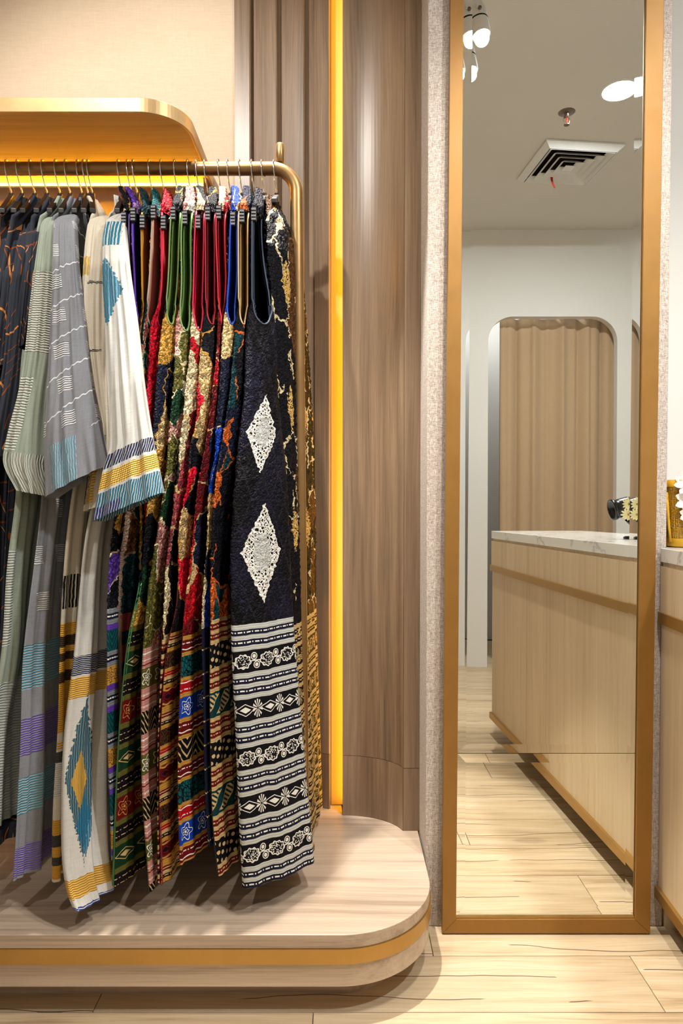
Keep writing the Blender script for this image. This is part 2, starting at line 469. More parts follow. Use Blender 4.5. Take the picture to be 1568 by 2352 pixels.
lx1 = at(466, 412, Y=YW - .05).x
MB().box(XL + .02, lx1, YW - .046, YW - .036, zs - .018, zs + .006).build('led_profile', M['grille'], tsf)
MB().box(XL + .02, lx1 - .002, YW - .052, YW - .0462, zs - .0165, zs - .0125).build('led_tape', M['led_shelf'], tsf)

# ================================================================== standing mirror
def edge(px0, px1, Y0):
    """line on the leaning mirror plane through column px0 at row 0 and px1 at row 2147"""
    a = at(px1, 2147, Y=Y0); t = math.tan(LEAN)
    b = at(px0, 0, Y=Y0 + 2.35 * t)
    def f(z, dy=0.):
        k = (z - a.z) / (b.z - a.z)
        return Vector((a.x + (b.x - a.x) * k, Y0 + z * t + dy, z))
    return f
FY = 1.690; ZT = 2.62
oL, oR = edge(1034, 1015, FY), edge(1525, 1493, FY)
iL, iR = edge(1065, 1047, FY), edge(1484, 1458, FY)
z_in = at(1250, 2112, Y=FY).z
tm = thing('standing_mirror', (.51, FY, 0), 'tall mirror in an aged gold frame against the fabric column', 'mirror')
def bar(p, d0=0., d1=.017):
    q = [Vector((c.x, c.y + d0, c.z)) for c in p] + [Vector((c.x, c.y + d1, c.z)) for c in p]
    return MB().add(q, [(0, 1, 2, 3), (7, 6, 5, 4), (0, 4, 5, 1), (1, 5, 6, 2), (2, 6, 7, 3), (3, 7, 4, 0)])
zb = .003
bar([oL(zb), iL(z_in), iL(ZT - .03), oL(ZT)]).build('frame_bar', M['gold_frame'], tm, bevel=.0012)
bar([iR(z_in), oR(zb), oR(ZT), iR(ZT - .03)]).build('frame_bar', M['gold_frame'], tm, bevel=.0012)
bar([oL(zb), oR(zb), iR(z_in), iL(z_in)]).build('frame_bar', M['gold_frame'], tm, bevel=.0012)
bar([iL(ZT - .03), iR(ZT - .03), oR(ZT), oL(ZT)]).build('frame_bar', M['gold_frame'], tm, bevel=.0012)
bar([iL(z_in - .001), iR(z_in - .001), iR(ZT - .031), iL(ZT - .031)], .0125, .0165).build('backing', M['gap'], tm)
zj = at(1250, 1734, Y=FY).z
def pane(z0, z1, name):
    gy = MY0 - FY
    bw = .0225; dp = bw * math.tan(math.radians(1.35))
    c = [iL(z0, gy) + Vector((.0012, 0, 0)), iR(z0, gy) - Vector((.0012, 0, 0)), iR(z1, gy) - Vector((.0012, 0, 0)), iL(z1, gy) + Vector((.0012, 0, 0))]
    ins = [iL(z0 + bw, gy) + Vector((bw, 0, 0)), iR(z0 + bw, gy) - Vector((bw, 0, 0)), iR(z1 - bw, gy) - Vector((bw, 0, 0)), iL(z1 - bw, gy) + Vector((bw, 0, 0))]
    out = [p - Vector((0, dp, 0)) for p in c]
    v = ins + out
    return obj(name, v, [(0, 1, 2, 3), (4, 5, 1, 0), (5, 6, 2, 1), (6, 7, 3, 2), (7, 4, 0, 3)], M['mirror'], tm)
pane(z_in + .0045, zj - .0006, 'glass_pane'); pane(zj + .0006, ZT - .032, 'glass_pane')
# pale sealant lip along the foot of the glass
bar([iL(z_in), iR(z_in), iR(z_in + .0042), iL(z_in + .0042)], .004, .012).build('sealant_lip', M['gold'], tm)

# ================================================================== cash counter
c0 = Vector((.804, 1.672)); c1v = Vector((.713, refl(1128, 1632, Z=.12).y))
dv = (c0 - c1v).normalized()
ca = c0 + dv * .04; cb = c1v
nv = Vector((dv.y, -dv.x))                     # into the counter
def cpoly(d, e=0., depth=.44):
    """plan of a counter layer, front pushed out by d, free end by e"""
    A = ca - nv * d; B = cb - nv * d - dv * e; C_ = cb + nv * depth - dv * e; D_ = ca + nv * depth
    D_ = Vector((D_.x + .02, 2.095))
    return [tuple(B), tuple(C_), tuple(D_), (.826, 2.095), (.826, 1.716), (A.x, 1.716)]
tcn = thing('cash_counter', (c0.x + .2, .95, 0), 'pale oak cash counter with gold bands beside the mirror', 'counter')
MB().prism(cpoly(-.07, -.07), 0, .083).build('plinth', M['counter'], tcn)
MB().prism(cpoly(0), .083, .783).build('front_panel', M['counter'], tcn)
MB().prism(cpoly(.004, .004), .812, .926).build('upper_panel', M['counter'], tcn)
MB().prism(cpoly(.010, .010), .783, .812).build('gold_band', M['gold'], tcn, bevel=.001)
MB().prism(cpoly(.010, .010), .083, .112).build('base_band', M['gold'], tcn, bevel=.001)
MB().prism(cpoly(-.003, -.003), .926, .937).build('shadow_trim', M['counter'], tcn)
ZK = .972
o = MB().prism(cpoly(.004, .004), .937, ZK).build('marble_top', M['marble'], bevel=.0015)
tag(o, 'white veined marble slab lying on the oak cash counter', 'worktop')

# gold woven bag with white paper flowers at the counter edge by the mirror
BY = 1.765
bx0 = at(1532, 1180, Y=BY - .03).x + .004
tb = thing('woven_bag', (bx0 + .09, BY, ZK), 'mustard woven bag standing on the marble counter top', 'bag')
g = G('mustard_woven_mesh', uv=False)
wd, _ = g.vor(g.vec(g.x * 260, g.y * 260, g.z * 260), 1., rnd=.35); wv = 1 - wd * 1.3
M['weave'] = g.out(g.mix(wv.clamp(), srgb(112, 78, 8), srgb(214, 162, 24)), .5, wv, .8, .002)
M['mustard'] = plain('mustard_cloth', (208, 156, 24), .6)
def rrect(cx, cy, a, b, r, n=6):
    p = []
    for sx_, sy_, t0 in ((1, -1, -math.pi / 2), (1, 1, 0), (-1, 1, math.pi / 2), (-1, -1, math.pi)):
        for t in np.linspace(t0, t0 + math.pi / 2, n): p.append((cx + sx_ * (a - r) + r * math.cos(t), cy + sy_ * (b - r) + r * math.sin(t)))
    return p
def loft(levels, mat, name, parent, cap=True):
    v = []; f = []; n = len(levels[0][0])
    for pl, z in levels: v += [(x, y, z) for x, y in pl]
    for i in range(len(levels) - 1):
        f += [(i * n + k, i * n + (k + 1) % n, (i + 1) * n + (k + 1) % n, (i + 1) * n + k) for k in range(n)]
    if cap: f.append(tuple(range(n - 1, -1, -1)))
    return obj(name, v, f, mat, parent, True)
bc = (bx0 + .085, BY)
loft([(rrect(*bc, .080, .048, .03), ZK + .0225), (rrect(*bc, .085, .053, .03), ZK + .155)], M['weave'], 'woven_body', tb, False)
loft([(rrect(*bc, .073, .043, .03), ZK), (rrect(*bc, .080, .049, .03), ZK + .006), (rrect(*bc, .0805, .0495, .03), ZK + .023)], M['mustard'], 'base', tb)
loft([(rrect(*bc, .0855, .0535, .03), ZK + .154), (rrect(*bc, .086, .054, .03), ZK + .172), (rrect(*bc, .084, .052, .03), ZK + .172), (rrect(*bc, .083, .051, .03), ZK + .13)], M['mustard'], 'rim', tb, False)
MB().tube([(bc[0] - .086, bc[1] - .02, ZK + .14), (bc[0] - .088, bc[1] - .03, ZK + .10), (bc[0] - .086, bc[1] - .034, ZK + .05), (bc[0] - .083, bc[1] - .036, ZK + .015)], .0035, 8).build('cord', M['mustard'], tb, True)
M['petal'] = plain('white_paper_petal', (246, 240, 232), .7); M['petal_y'] = plain('pale_yellow_petal', (238, 226, 170), .6)
M['pollen'] = plain('yellow_flower_centre', (170, 140, 50), .8); M['stem'] = plain('green_stem', (92, 120, 60), .6)
def flower(c, R, n, nrm, mat, cup, label, w=.36, group=None, pointed=False):
    t = thing('paper_flower' if not pointed else 'daisy', c, label, 'flower', group)
    Q = Vector(nrm).to_track_quat('Z', 'Y').to_matrix(); rnd = random.Random(int(c[0] * 9999))
    for k in range(n):
        an = 2 * math.pi * (k + rnd.uniform(-.15, .15)) / n; L = R * rnd.uniform(.85, 1.1); cu = cup * rnd.uniform(.6, 1.3)
        v = []
        for s, wd in ((.08, .10), (.35, .8), (.65, 1.), (.85, .7), (1., .08)):
            for j, e in ((-1, .10), (0, 0), (1, .10)):
                loc = Vector((L * s, j * wd * w * R * .5, cu * L * s * s + e * wd * R * .35))
                loc = Matrix.Rotation(an, 3, 'Z') @ loc
                v.append(Vector(c) + Q @ loc)
        f = [(i * 3 + j, i * 3 + j + 1, i * 3 + j + 4, i * 3 + j + 3) for i in range(4) for j in range(2)]
        obj('petal', v, f, mat, t, True)
    MB().lathe([(0, .25 * R * .5), (R * .13, R * .1), (R * .15, 0), (0, -.05 * R)], c, 12, axis=nrm).build('flower_centre', M['pollen'], t, True)
    return t
for (px, py, R, nr, lb) in ((1583, 1110, .034, (-.7, -.6, .3), 'white pointed paper flower at the rim of the mustard bag'), (1588, 1150, .036, (-.5, -.8, .1), 'middle white paper flower pinned to the mustard bag side'), (1587, 1182, .030, (-.5, -.8, -.2), 'lower white paper flower pinned to the mustard bag side')):
    p = at(px, py, Y=BY - .064); flower(tuple(p), R, 9, nr, M['petal'], .35, lb, .55, 'white paper flowers on the bag')

# black hooded device and daisies on the counter, seen in the mirror
YD = 1.12
dp = refl(1452, 1215, Y=YD); tdv = thing('counter_device', (dp.x, YD, ZK), 'glossy black hooded device on a slim stand on the marble top', 'device')
hA = refl(1462, 1160, Y=YD); hB = refl(1404, 1172, Y=YD)
ax = (hB - hA).normalized(); ln = (hB - hA).length
MB().lathe([(0, -.004), (.018, -.002), (.031, .012), (.035, .03), (.033, ln * .7), (.030, ln * .92), (.026, ln * .93), (.024, ln * .7), (0, ln * .6)], hA, 28, axis=ax).build('hood', M['black'], tdv, True)
MB().lathe([(.033, ln * .86), (.036, ln * .88), (.036, ln * 1.0), (.030, ln * 1.0), (.027, ln * .86)], hA, 28, axis=ax).build('rim', M['black'], tdv, True)
st = refl(1437, 1192, Y=YD)
MB().tube([st, st + Vector((.03, 0, -.03)), Vector((dp.x + .02, YD, ZK + .05)), Vector((dp.x + .012, YD, ZK + .004))], .006, 10).build('stand', M['black'], tdv, True)
MB().lathe([(0, 0), (.04, 0), (.04, .006), (.034, .009), (0, .009)], (dp.x + .012, YD, ZK), 24).build('foot', M['black'], tdv, True)
for px, py, R, lb in ((1444, 1158, .022, 'upper pale yellow daisy beside the black hooded device'), (1443, 1182, .024, 'lower pale yellow daisy beside the black hooded device')):
    p = refl(px, py, Y=YD + .13)
    t = flower(tuple(p), R, 13, (-.3, .95, .15), M['petal_y'], .25, lb, .3, 'pale yellow daisies', True)
    MB().tube([p, p + Vector((.03, -.01, -.05)), Vector((p.x + .055, p.y - .01, ZK + .001))], .0014, 6).build('stem', M['stem'], t, True)

# ================================================================== ceiling fittings seen in the mirror
dc = refl(1422, 207, Z=ZC)
td = thing('downlight', (dc.x, dc.y, ZC), 'round white recessed downlight panel lit in the ceiling', 'ceiling light')
MB().lathe([(.074, -.004), (.083, -.003), (.085, 0)], (dc.x, dc.y, ZC), 40).build('rim', M['grille'], td, True)
MB().lathe([(0, -.0035), (.074, -.0035)], (dc.x, dc.y, ZC), 40).build('diffuser', M['led_white'], td)
lamp('downlight_light', 'AREA', (dc.x, dc.y, ZC - .006), 42, COOL, (dc.x, dc.y, 0), shape='DISK', size=.145)
sp = refl(1301, 258, Z=ZC)
tk = thing('sprinkler', (sp.x, sp.y, ZC), 'chrome fire sprinkler head with red bulb under the ceiling', 'sprinkler')
M['steel'] = plain('grey_steel', (120, 108, 98), .3, metal=.7); M['redglass'] = plain('red_glass_bulb', (190, 50, 20), .2); M['ribbon'] = plain('red_ribbon', (196, 40, 20), .6)
MB().lathe([(.0, -.003), (.036, -.003), (.04, 0)], (sp.x, sp.y, ZC), 28).build('plate', M['steel'], tk, True)
MB().lathe([(.011, -.003), (.011, -.022), (.007, -.024), (0, -.024)], (sp.x, sp.y, ZC), 18).build('body', M['steel'], tk, True)
for s in (-1, 1):
    MB().tube([(sp.x + s * .009, sp.y, ZC - .02), (sp.x + s * .014, sp.y, ZC - .035), (sp.x + s * .011, sp.y, ZC - .05), (sp.x, sp.y, ZC - .058)], .0025, 8).build('yoke_arm', M['chrome'], tk, True)
MB().tube([(sp.x, sp.y, ZC - .023), (sp.x, sp.y, ZC - .055)], .003, 8).build('bulb', M['redglass'], tk, True)
MB().lathe([(0, -.058), (.013, -.058), (.013, -.061), (0, -.061)], (sp.x, sp.y, ZC), 16).build('deflector', M['steel'], tk)
# square air diffuser
tv = thing('air_vent', (vc.x, vc.y, ZC), 'square white ceiling air vent with nested louvres', 'air vent')
def ring(h0, z0, h1, z1, name, mat, t=.002):
    v = sq(h0, z0) + sq(h1, z1) + sq(h0, z0 + t) + sq(h1, z1 + t)
    f = []
    for k in range(4):
        j = (k + 1) % 4
        f += [(k, j, 4 + j, 4 + k), (8 + j, 8 + k, 12 + k, 12 + j), (j, k, 8 + k, 8 + j), (4 + k, 4 + j, 12 + j, 12 + k)]
    return obj(name, v, f, mat, tv)
ring(vs, ZC - .010, vs * .86, ZC - .034, 'frame', M['grille'], .009)
for i, h in enumerate((.84, .66, .48, .30)):
    ring(vs * h, ZC - .036, vs * (h - .135), ZC - .012, 'louvre', M['grille'])
v = sq(vs * .13, ZC - .036) + sq(vs * .10, ZC - .030)
obj('centre_plate', v, [(3, 2, 1, 0), (0, 1, 5, 4), (1, 2, 6, 5), (2, 3, 7, 6), (3, 0, 4, 7)], M['grille'], tv)
MB().add(sq(vs * .9, ZC) + sq(vs * .9, ZC + .35), [(k, (k + 1) % 4, 4 + (k + 1) % 4, 4 + k) for k in range(4)] + [(4, 5, 6, 7)]).build('duct', M['steel'], tv)
rp = refl(1263, 403, Z=ZC - .02)
mr = MB(); q = [(0, 0), (.003, -.03), (.010, -.055), (.022, -.078)]
v = []
for x, z in q: v += [(rp.x + x, rp.y, ZC - .014 + z), (rp.x + x + .014 * (1 - .5 * abs(z) / .08), rp.y + .003, ZC - .014 + z)]
v += [(a, b + .0008, c) for a, b, c in v]
mr.add(v, [(2 * i, 2 * i + 1, 2 * i + 3, 2 * i + 2) for i in range(3)] + [(8 + 2 * i, 8 + 2 * i + 2, 8 + 2 * i + 3, 8 + 2 * i + 1) for i in range(3)])
tag(mr.build('ribbon', M['ribbon'], None, True), 'short red ribbon hanging from the ceiling air vent', 'ribbon')
# track spots, reflected at the top of the mirror
def track_spot(px, py, zz, label, Rr=.033):
    c = refl(px, py, Z=zz); t = thing('track_spotlight', tuple(c), label, 'spotlight', 'ceiling track spotlights')
    ax = Vector((.14, .12, -.98)).normalized()
    back = -.10
    MB().lathe([(0, back - .012), (Rr * .6, back - .010), (Rr * .92, back), (Rr, back + .02), (Rr, .0), (Rr * .93, .001), (Rr * .9, -.006)], c, 28, axis=ax).build('barrel', M['grille'], t, True)
    MB().lathe([(Rr * 1.004, -.058), (Rr * 1.012, -.057), (Rr * 1.012, -.053), (Rr * 1.004, -.052)], c, 28, axis=ax).build('seam_ring', M['void'], t, True)
    MB().lathe([(0, -.005), (Rr * .9, -.005)], c, 28, axis=ax).build('lens', M['led_white'], t)
    lamp('track_spotlight_light', 'SPOT', tuple(c + ax * .012), 60, WHITE, tuple(c + ax), spot_size=2.0, spot_blend=.8, shadow_soft_size=.025)
    pv = c + ax * (back * .8)
    top = Vector((pv.x - .012, pv.y, ZC - .03))
    for sg in (-1, 1):
        o = Vector((0, sg * (Rr + .004), 0)); e = Vector((.011, 0, 0)); k = Vector((0, .0015, 0))
        MB().hexa([pv + o - e - k, pv + o + e - k, pv + o + e + k, pv + o - e + k, top + o * .5 - e - k, top + o * .5 + e - k, top + o * .5 + e + k, top + o * .5 - e + k]).build('yoke_arm', M['grille'], t)
        MB().lathe([(0, .003), (.006, .003), (.006, -.003), (0, -.003)], pv + o, 14, axis=(0, 1, 0)).build('pivot_bolt', M['steel'], t, True)
    MB().box(top.x - Rr - .006, top.x + Rr + .006, top.y - .014, top.y + .014, top.z, top.z + .012).build('adapter', M['grille'], t)
    return top
t1 = track_spot(1105, 82, 2.74, 'white track spotlight with lit round lens under the ceiling track')
t2 = track_spot(1078, 165, 2.74, 'farther white track spotlight beside the mirror edge')
MB_ = MB().box(t1.x - .018, t1.x + .018, -.9, 1.55, ZC - .018, ZC)
tag(MB_.build('lighting_track', M['grille']), 'slim white lighting track fixed along the ceiling', 'track')

# ================================================================== curtain in the arch
YCu = YA - .13
cx0, cx1 = refl(1146, 1000, Y=YCu).x, ax1 + .22
n = 160; zz = np.linspace(.03, az + .02, 40); xs = np.linspace(0, 1, n)
X = []; 
for z in zz:
    k = (z - .03) / (az - .01)
    amp = .030 - .012 * k
    ph = 2 * math.pi * xs * 5.2 + .5 * np.sin(xs * 9)
    X += [(cx0 + (cx1 - cx0) * x + .006 * math.sin(p * 2), YCu + amp * math.sin(p) + .010 * math.sin(2.3 * p + 1), z) for x, p in zip(xs, ph)]
f = [(i * n + k, i * n + k + 1, (i + 1) * n + k + 1, (i + 1) * n + k) for i in range(len(zz) - 1) for k in range(n - 1)]
g = G('beige_curtain_cloth', uv=False)
wv = g.noise(g.vec(g.x * 400, g.y * 400, g.z * 90), 1, 2)
M['curtain'] = g.out(g.scale(srgb(186, 158, 124), wv * .2 + .9), .85, wv, .15, .001, sheen=.2)
o = obj('curtain', X, f, M['curtain'], None, True); mo = o.modifiers.new('thickness', 'SOLIDIFY'); mo.thickness = .003
tag(o, 'beige pleated curtain hanging in the rounded doorway', 'curtain')
tcr = MB().tube([(ax0 + .04, YCu, az + .05), (ax1 + .3, YCu, az + .05)], .012, 12).build('curtain_rod', M['steel'], None, True)
tag(tcr, 'steel curtain rod behind the head of the rounded doorway', 'curtain rod')
# ================================================================== garments: cloth materials
random.seed(11)
C = dict(black=srgb(16, 14, 20), navy=srgb(18, 22, 44), ink=srgb(10, 10, 18), cream=srgb(192, 164, 112), white=srgb(222, 220, 212), gold=srgb(180, 134, 58), red=srgb(168, 14, 26), dred=srgb(98, 14, 18),
         crim=srgb(205, 16, 44), teal=srgb(10, 84, 88), dteal=srgb(12, 52, 58), olive=srgb(92, 88, 38), green=srgb(40, 92, 50), dgreen=srgb(16, 50, 28), pink=srgb(188, 132, 124), purple=srgb(86, 52, 150),
         lilac=srgb(150, 112, 170), blue=srgb(16, 62, 168), brown=srgb(84, 52, 26), orange=srgb(190, 90, 34), slate=srgb(46, 58, 74), taupe=srgb(140, 118, 100), rose=srgb(150, 62, 70), sand=srgb(208, 192, 152), grey=srgb(120, 122, 128))
def fuzz(g, s=1.):
    """fine sequin / looped pile relief: brightness and height"""
    n = g.noise(g.vec(g.u * 70, g.z * 60, 3.), 1, 3, .6)
    wq = g.noise(g.vec(g.u * 150, g.z * 150, 7.), 1, 2)
    d, r = g.vor(g.vec(g.u * 240 * s + wq * 2.2, g.z * 200 * s + n * 2.2, 0), 1.)
    return r * r * 1.5 + n * .75 + .02, (1 - d) * 1.4 + n * .8
def patches(g, pal, su=9., sz=7., seed=0., outline='cream', ow=.022):
    """applique patches in several colours with pale scalloped outlines"""
    w1 = g.noise(g.vec(g.u * 28, g.z * 28, seed), 1, 2); w2 = g.noise(g.vec(g.u * 28, g.z * 28, seed + 5), 1, 2)
    vec = g.vec(g.u * su * 1.3 + w1 * .5 + seed, g.z * sz * 1.3 + w2 * .5, seed * 1.7)
    d, r = g.vor(vec, 1.)
    e, _ = g.vor(vec, 1., 'DISTANCE_TO_EDGE')
    n = len(pal)
    col = g.ramp(r, [(i / n, C[c]) for i, c in enumerate(pal)])
    b, h = fuzz(g)
    col = g.scale(col, b)
    if outline: col = g.mix((e < ow) * (g.noise(g.vec(g.u * 12, g.z * 12, seed + 9), 1, 1) > .47), col, C[outline])
    return col, h
def bands(g, z0, spec, wob=.0016):
    """repeating woven bands below height z0; spec: (height mm, colour, [motifs])"""
    T = sum(s[0] for s in spec) / 1000.
    t = z0 - g.z + (g.noise(g.vec(g.u * 40, g.z * 8, 1.), 1, 2) - .5) * wob * 2
    ph = (t / T).fract()
    stops = []; a = 0.
    for s in spec: stops.append((a / T / 1000., C[s[1]])); a += s[0]
    col = g.ramp(ph, stops) if len(stops) > 1 else C[spec[0][1]]
    line = ((t * 2 * math.pi / .0052).sin() * .16 + .90) + (g.noise(g.vec(g.u * 60, g.z * 700, 2.), 1, 2) - .5) * .45
    col = g.scale(col, line)
    a = 0.
    for s in spec:
        lo, hi = a / T / 1000., (a + s[0]) / T / 1000.
        if len(s) > 2:
            inr = (ph > lo) * (ph < hi); v = (ph - lo) / (hi - lo)
            for mo in s[2]:
                mk, mc = mo(g, v, s[0] / 1000.)
                col = g.mix((mk * inr).clamp(), col, C[mc])
        a += s[0]
    return col, t
# motifs: functions of (material, 0..1 across the band, band height) -> mask, colour
def dash(p=.021, c='white', at_=.5, w=.13):
    def f(g, v, h):
        k = (g.u / p).fract(); return ((v - at_).abs() < w) * ((k < .5) + ((k > .66) * (k < .8))), c
    return f
def diamonds(p=.062, c='white'):
    def f(g, v, h):
        x = ((g.u / p).fract() - .5).abs() * 2; d = x + (v - .5).abs() * 3.0
        return (d < .42) + (d > .74) * (d < .86) * (x < .82), c
    return f
def fans(p=.062, c='white'):
    def f(g, v, h):
        x = ((g.u / p + .5).fract() - .5) * p; y = (v - .5) * h
        r = (x * x * 2.6 + y * y).sqrt(); an = y.atan2(x * 1.8)
        return (r < h * .42) * (r > h * .06) * ((an * 11).sin() > .1), c
    return f
def vine(p=.062, c='white'):
    def f(g, v, h):
        x = ((g.u / p).fract() - .5) * p; y = (v - .5) * h
        an = y.atan2(x); r = ((x * x) * .62 + y * y).sqrt()
        edge = h * .30 + (an * 9).sin() * h * .025
        d, _ = g.vor(g.vec(g.u * 330, g.z * 330, 0), 1.)
        berry = (r < edge) * (d < .42) + (r - edge).abs().m('LESS_THAN', .0013)
        x2 = ((g.u / p + .5).fract() - .5) * p
        leaf = None
        for s in (1, -1):
            q = (((x2 - .003 * s) * 1.0).pow(2.) * 1. + (((y - s * h * .20) * .95)).pow(2.)).sqrt()
            m = (q < h * .085) + (q > h * .125) * (q < h * .165)
            leaf = m if leaf is None else leaf + m
        stem = (y.abs() < .0012) * (x2.abs() < .012)
        return (berry + leaf + stem), c
    return f
def zigzag(p=.05, c='cream', n=3.):
    def f(g, v, h):
        return ((v + (g.u / p).tri() * .9) * n).fract() < .28, c
    return f
def leafy(c='teal', s=150., t=.10):
    def f(g, v, h):
        e, _ = g.vor(g.vec(g.u * s, g.z * s * .7 + g.u * 60, 0), 1., 'DISTANCE_TO_EDGE'); return e > t, c
    return f
def flower_m(p=.07, c='white'):
    def f(g, v, h):
        x = ((g.u / p).fract() - .5) * p; y = (v - .5) * h; r = (x * x + y * y).sqrt(); an = y.atan2(x)
        e = h * .33 + (an * 5).cos() * h * .09
        return (r - e).abs().m('LESS_THAN', .0012) + (r - e * .45).abs().m('LESS_THAN', .0010) + (r < h * .06), c
    return f
def slabs(p=.06, c='cream'):
    def f(g, v, h):
        k = ((g.u / p) + v * .8).fract(); inn = (k > .18) * (k < .72) * ((v - .5).abs() < .40)
        ln = ((g.u * 420 - v * 30).sin() > -.1); ed = ((k - .2).abs() < .03) + ((k - .70).abs() < .03)
        return inn * (ln + ed), c
    return f
def mesh_m(c='cream', s=230.):
    def f(g, v, h):
        a = ((g.u * s + g.z * s * .45).sin() * (g.z * s * 1.1 - g.u * s * .5).sin()); return a > .4, c
    return f
def wave(c='white', at_=.8, w=.05, p=.03):
    def f(g, v, h): return (v - at_ + (g.u * 2 * math.pi / p).sin() * .05).abs() < w, c
    return f
def loops(g, mask, p, zper, zoff=0.):
    """couched yarn loops: thin lines p apart inside mask"""
    return mask * (((g.u / p).fract() - .5).abs() < .30)
DRESS = {}
def dress_mat(name, zb, up, low, seed, rough=.62, custom=None, sheen=0.):
    g = G(name)
    cu, hu = up(g)
    cl_, t = bands(g, zb, low)
    sel = (g.z < zb)
    col = g.mix(sel, cu, cl_)
    if custom: col = custom(g, col)
    hgt = hu * (1 - sel) + (g.noise(g.vec(g.u * 300, g.z * 500, 1.), 1, 2)) * .25
    return g.out(col, rough, hgt, .75, .0035, spec=.12, sheen=sheen)
def zpx(py, Y=1.47): return at(CX, py, Y=Y).z
C['chalk'] = srgb(188, 190, 184)
W_, D_ = 'chalk', 'navy'
stripe_navy = [(11, W_), (12, D_, [dash()]), (10, W_), (13, D_, [dash()]), (11, W_), (48, 'ink', [vine()]), (11, W_), (12, D_, [dash()]), (10, W_), (13, D_, [dash()]), (11, W_), (48, 'ink', [diamonds(), fans()])]
def navy_up(seed):
    def up(g):
        b, h = fuzz(g); n = g.noise(g.vec(g.u * 9, g.z * 5, seed), 1, 2)
        col = g.scale(g.ramp(n, [(.42, srgb(8, 7, 12)), (.6, srgb(18, 17, 36))], 'LINEAR'), b)
        x = ((g.u / .052 + g.z / .115).fract() - .5).abs(); y = ((g.u / .052 - g.z / .115).fract() - .5).abs()
        col = g.mix(((x < .05) + (y < .05)).clamp() * .45, col, srgb(38, 34, 46)); return col, h
    return up
def big_diamonds(centres):
    """white netted diamonds with a grey raised middle; centres: (u, z, half width, half height)"""
    def cu(g, col):
        e, _ = g.vor(g.vec(g.u * 140, g.z * 130, 0), 1., 'DISTANCE_TO_EDGE')
        rag = g.noise(g.vec(g.u * 120, g.z * 120, 4), 1, 2) * .16
        for u, z, a, b in centres:
            d = (g.u - u).abs() / a + (g.z - z).abs() / b + rag - .08
            col = g.mix(d < 1., col, g.mix(((e < .17) + (d > .9)).clamp(), srgb(14, 14, 24), C['white']))
            q = ((g.u - u).abs() / (a * .42)).max((g.z - z).abs() / (b * .24)); q2 = ((g.u - u).abs() / (a * .26)).max((g.z - z).abs() / (b * .36))
            n = g.noise(g.vec(g.u * 160, g.z * 240, 2), 1, 3)
            col = g.mix(((q < 1.) + (q2 < 1.)).clamp(), col, g.scale(srgb(196, 198, 194), n * .7 + .5))
        return col
    return cu
def P_(pal, su=12., sz=9., seed=0., outline='cream'):
    return lambda g: patches(g, pal, su, sz, seed, outline)
gs = 9    # gold stripe height
DRESS['N'] = dress_mat('black_net_diamond_batik', zpx(1437), navy_up(1), stripe_navy, 1, custom=big_diamonds([(.068, zpx(990, 1.52), .046, .092), (.088, zpx(1268, 1.52), .058, .112)]))
br = [(11, 'cream'), (12, 'black', [dash(c='cream')]), (10, 'cream'), (13, 'black', [dash(c='cream')]), (11, 'cream'), (48, 'black', [vine(c='cream')]), (11, 'cream'), (12, 'black', [dash(c='cream')]), (10, 'cream'), (13, 'black', [dash(c='cream')]), (11, 'cream'), (48, 'black', [diamonds(c='cream'), fans(c='cream')])]
def brown_net(g, col):
    e, _ = g.vor(g.vec(g.u * 140, g.z * 130, 0), 1., 'DISTANCE_TO_EDGE')
    d = ((g.u / .15).fract() - .5).abs() * 2 + ((g.z / .30 + .1).fract() - .5).abs() * 2.2
    up = g.z > zpx(1430, 1.9)
    col = g.mix((d < .42) * up, col, g.mix(e < .2, srgb(40, 28, 16), srgb(206, 168, 96)))
    return col
DRESS['L'] = dress_mat('brown_net_diamond_batik', zpx(1405, 1.9), P_(['black', 'black', 'ink', 'brown'], 9, 6, 3., 'sand'), br, 2, custom=brown_net)
DRESS['B2'] = dress_mat('navy_teal_applique', zpx(1425), P_(['navy', 'dteal', 'ink', 'navy', 'orange', 'dteal', 'ink'], 13, 8, 6.2, 'orange'),
    [(gs, 'cream'), (13, 'dred', [dash(c='cream')]), (gs, 'cream'), (13, 'dred', [dash(c='cream')]), (gs, 'cream'), (52, 'ink', [mesh_m()]), (gs, 'cream'), (13, 'dred', [dash(c='cream')]), (gs, 'cream'), (13, 'dred', [dash(c='cream')]), (gs, 'cream'), (56, 'dteal', [slabs()])], 3)
DRESS['B1'] = dress_mat('blue_cream_sequin', zpx(1445), P_(['blue', 'sand', 'blue', 'cream', 'navy'], 14, 6, 1.1, 'cream'), [(40, 'navy'), (12, 'navy', [dash(c='cream')])], 4)
DRESS['R4'] = dress_mat('red_floral_applique', zpx(1462), P_(['red', 'dred', 'red', 'navy', 'red', 'sand', 'dred', 'green'], 11, 8, 2.4, 'cream'),
    [(gs, 'gold'), (26, 'dred', [dash(c='white', at_=.3, w=.05), wave()]), (gs, 'gold'), (46, 'ink', [leafy('teal')]), (gs, 'gold'), (26, 'red', [wave(at_=.15), dash(at_=.75, w=.05)]), (gs, 'gold'), (46, 'blue', [flower_m(.062)]), (gs, 'gold'), (28, 'dred', [dash(at_=.3, w=.05), wave()]), (gs, 'gold'), (50, 'ink', [zigzag(.07, 'cream', 2.5)])], 5)
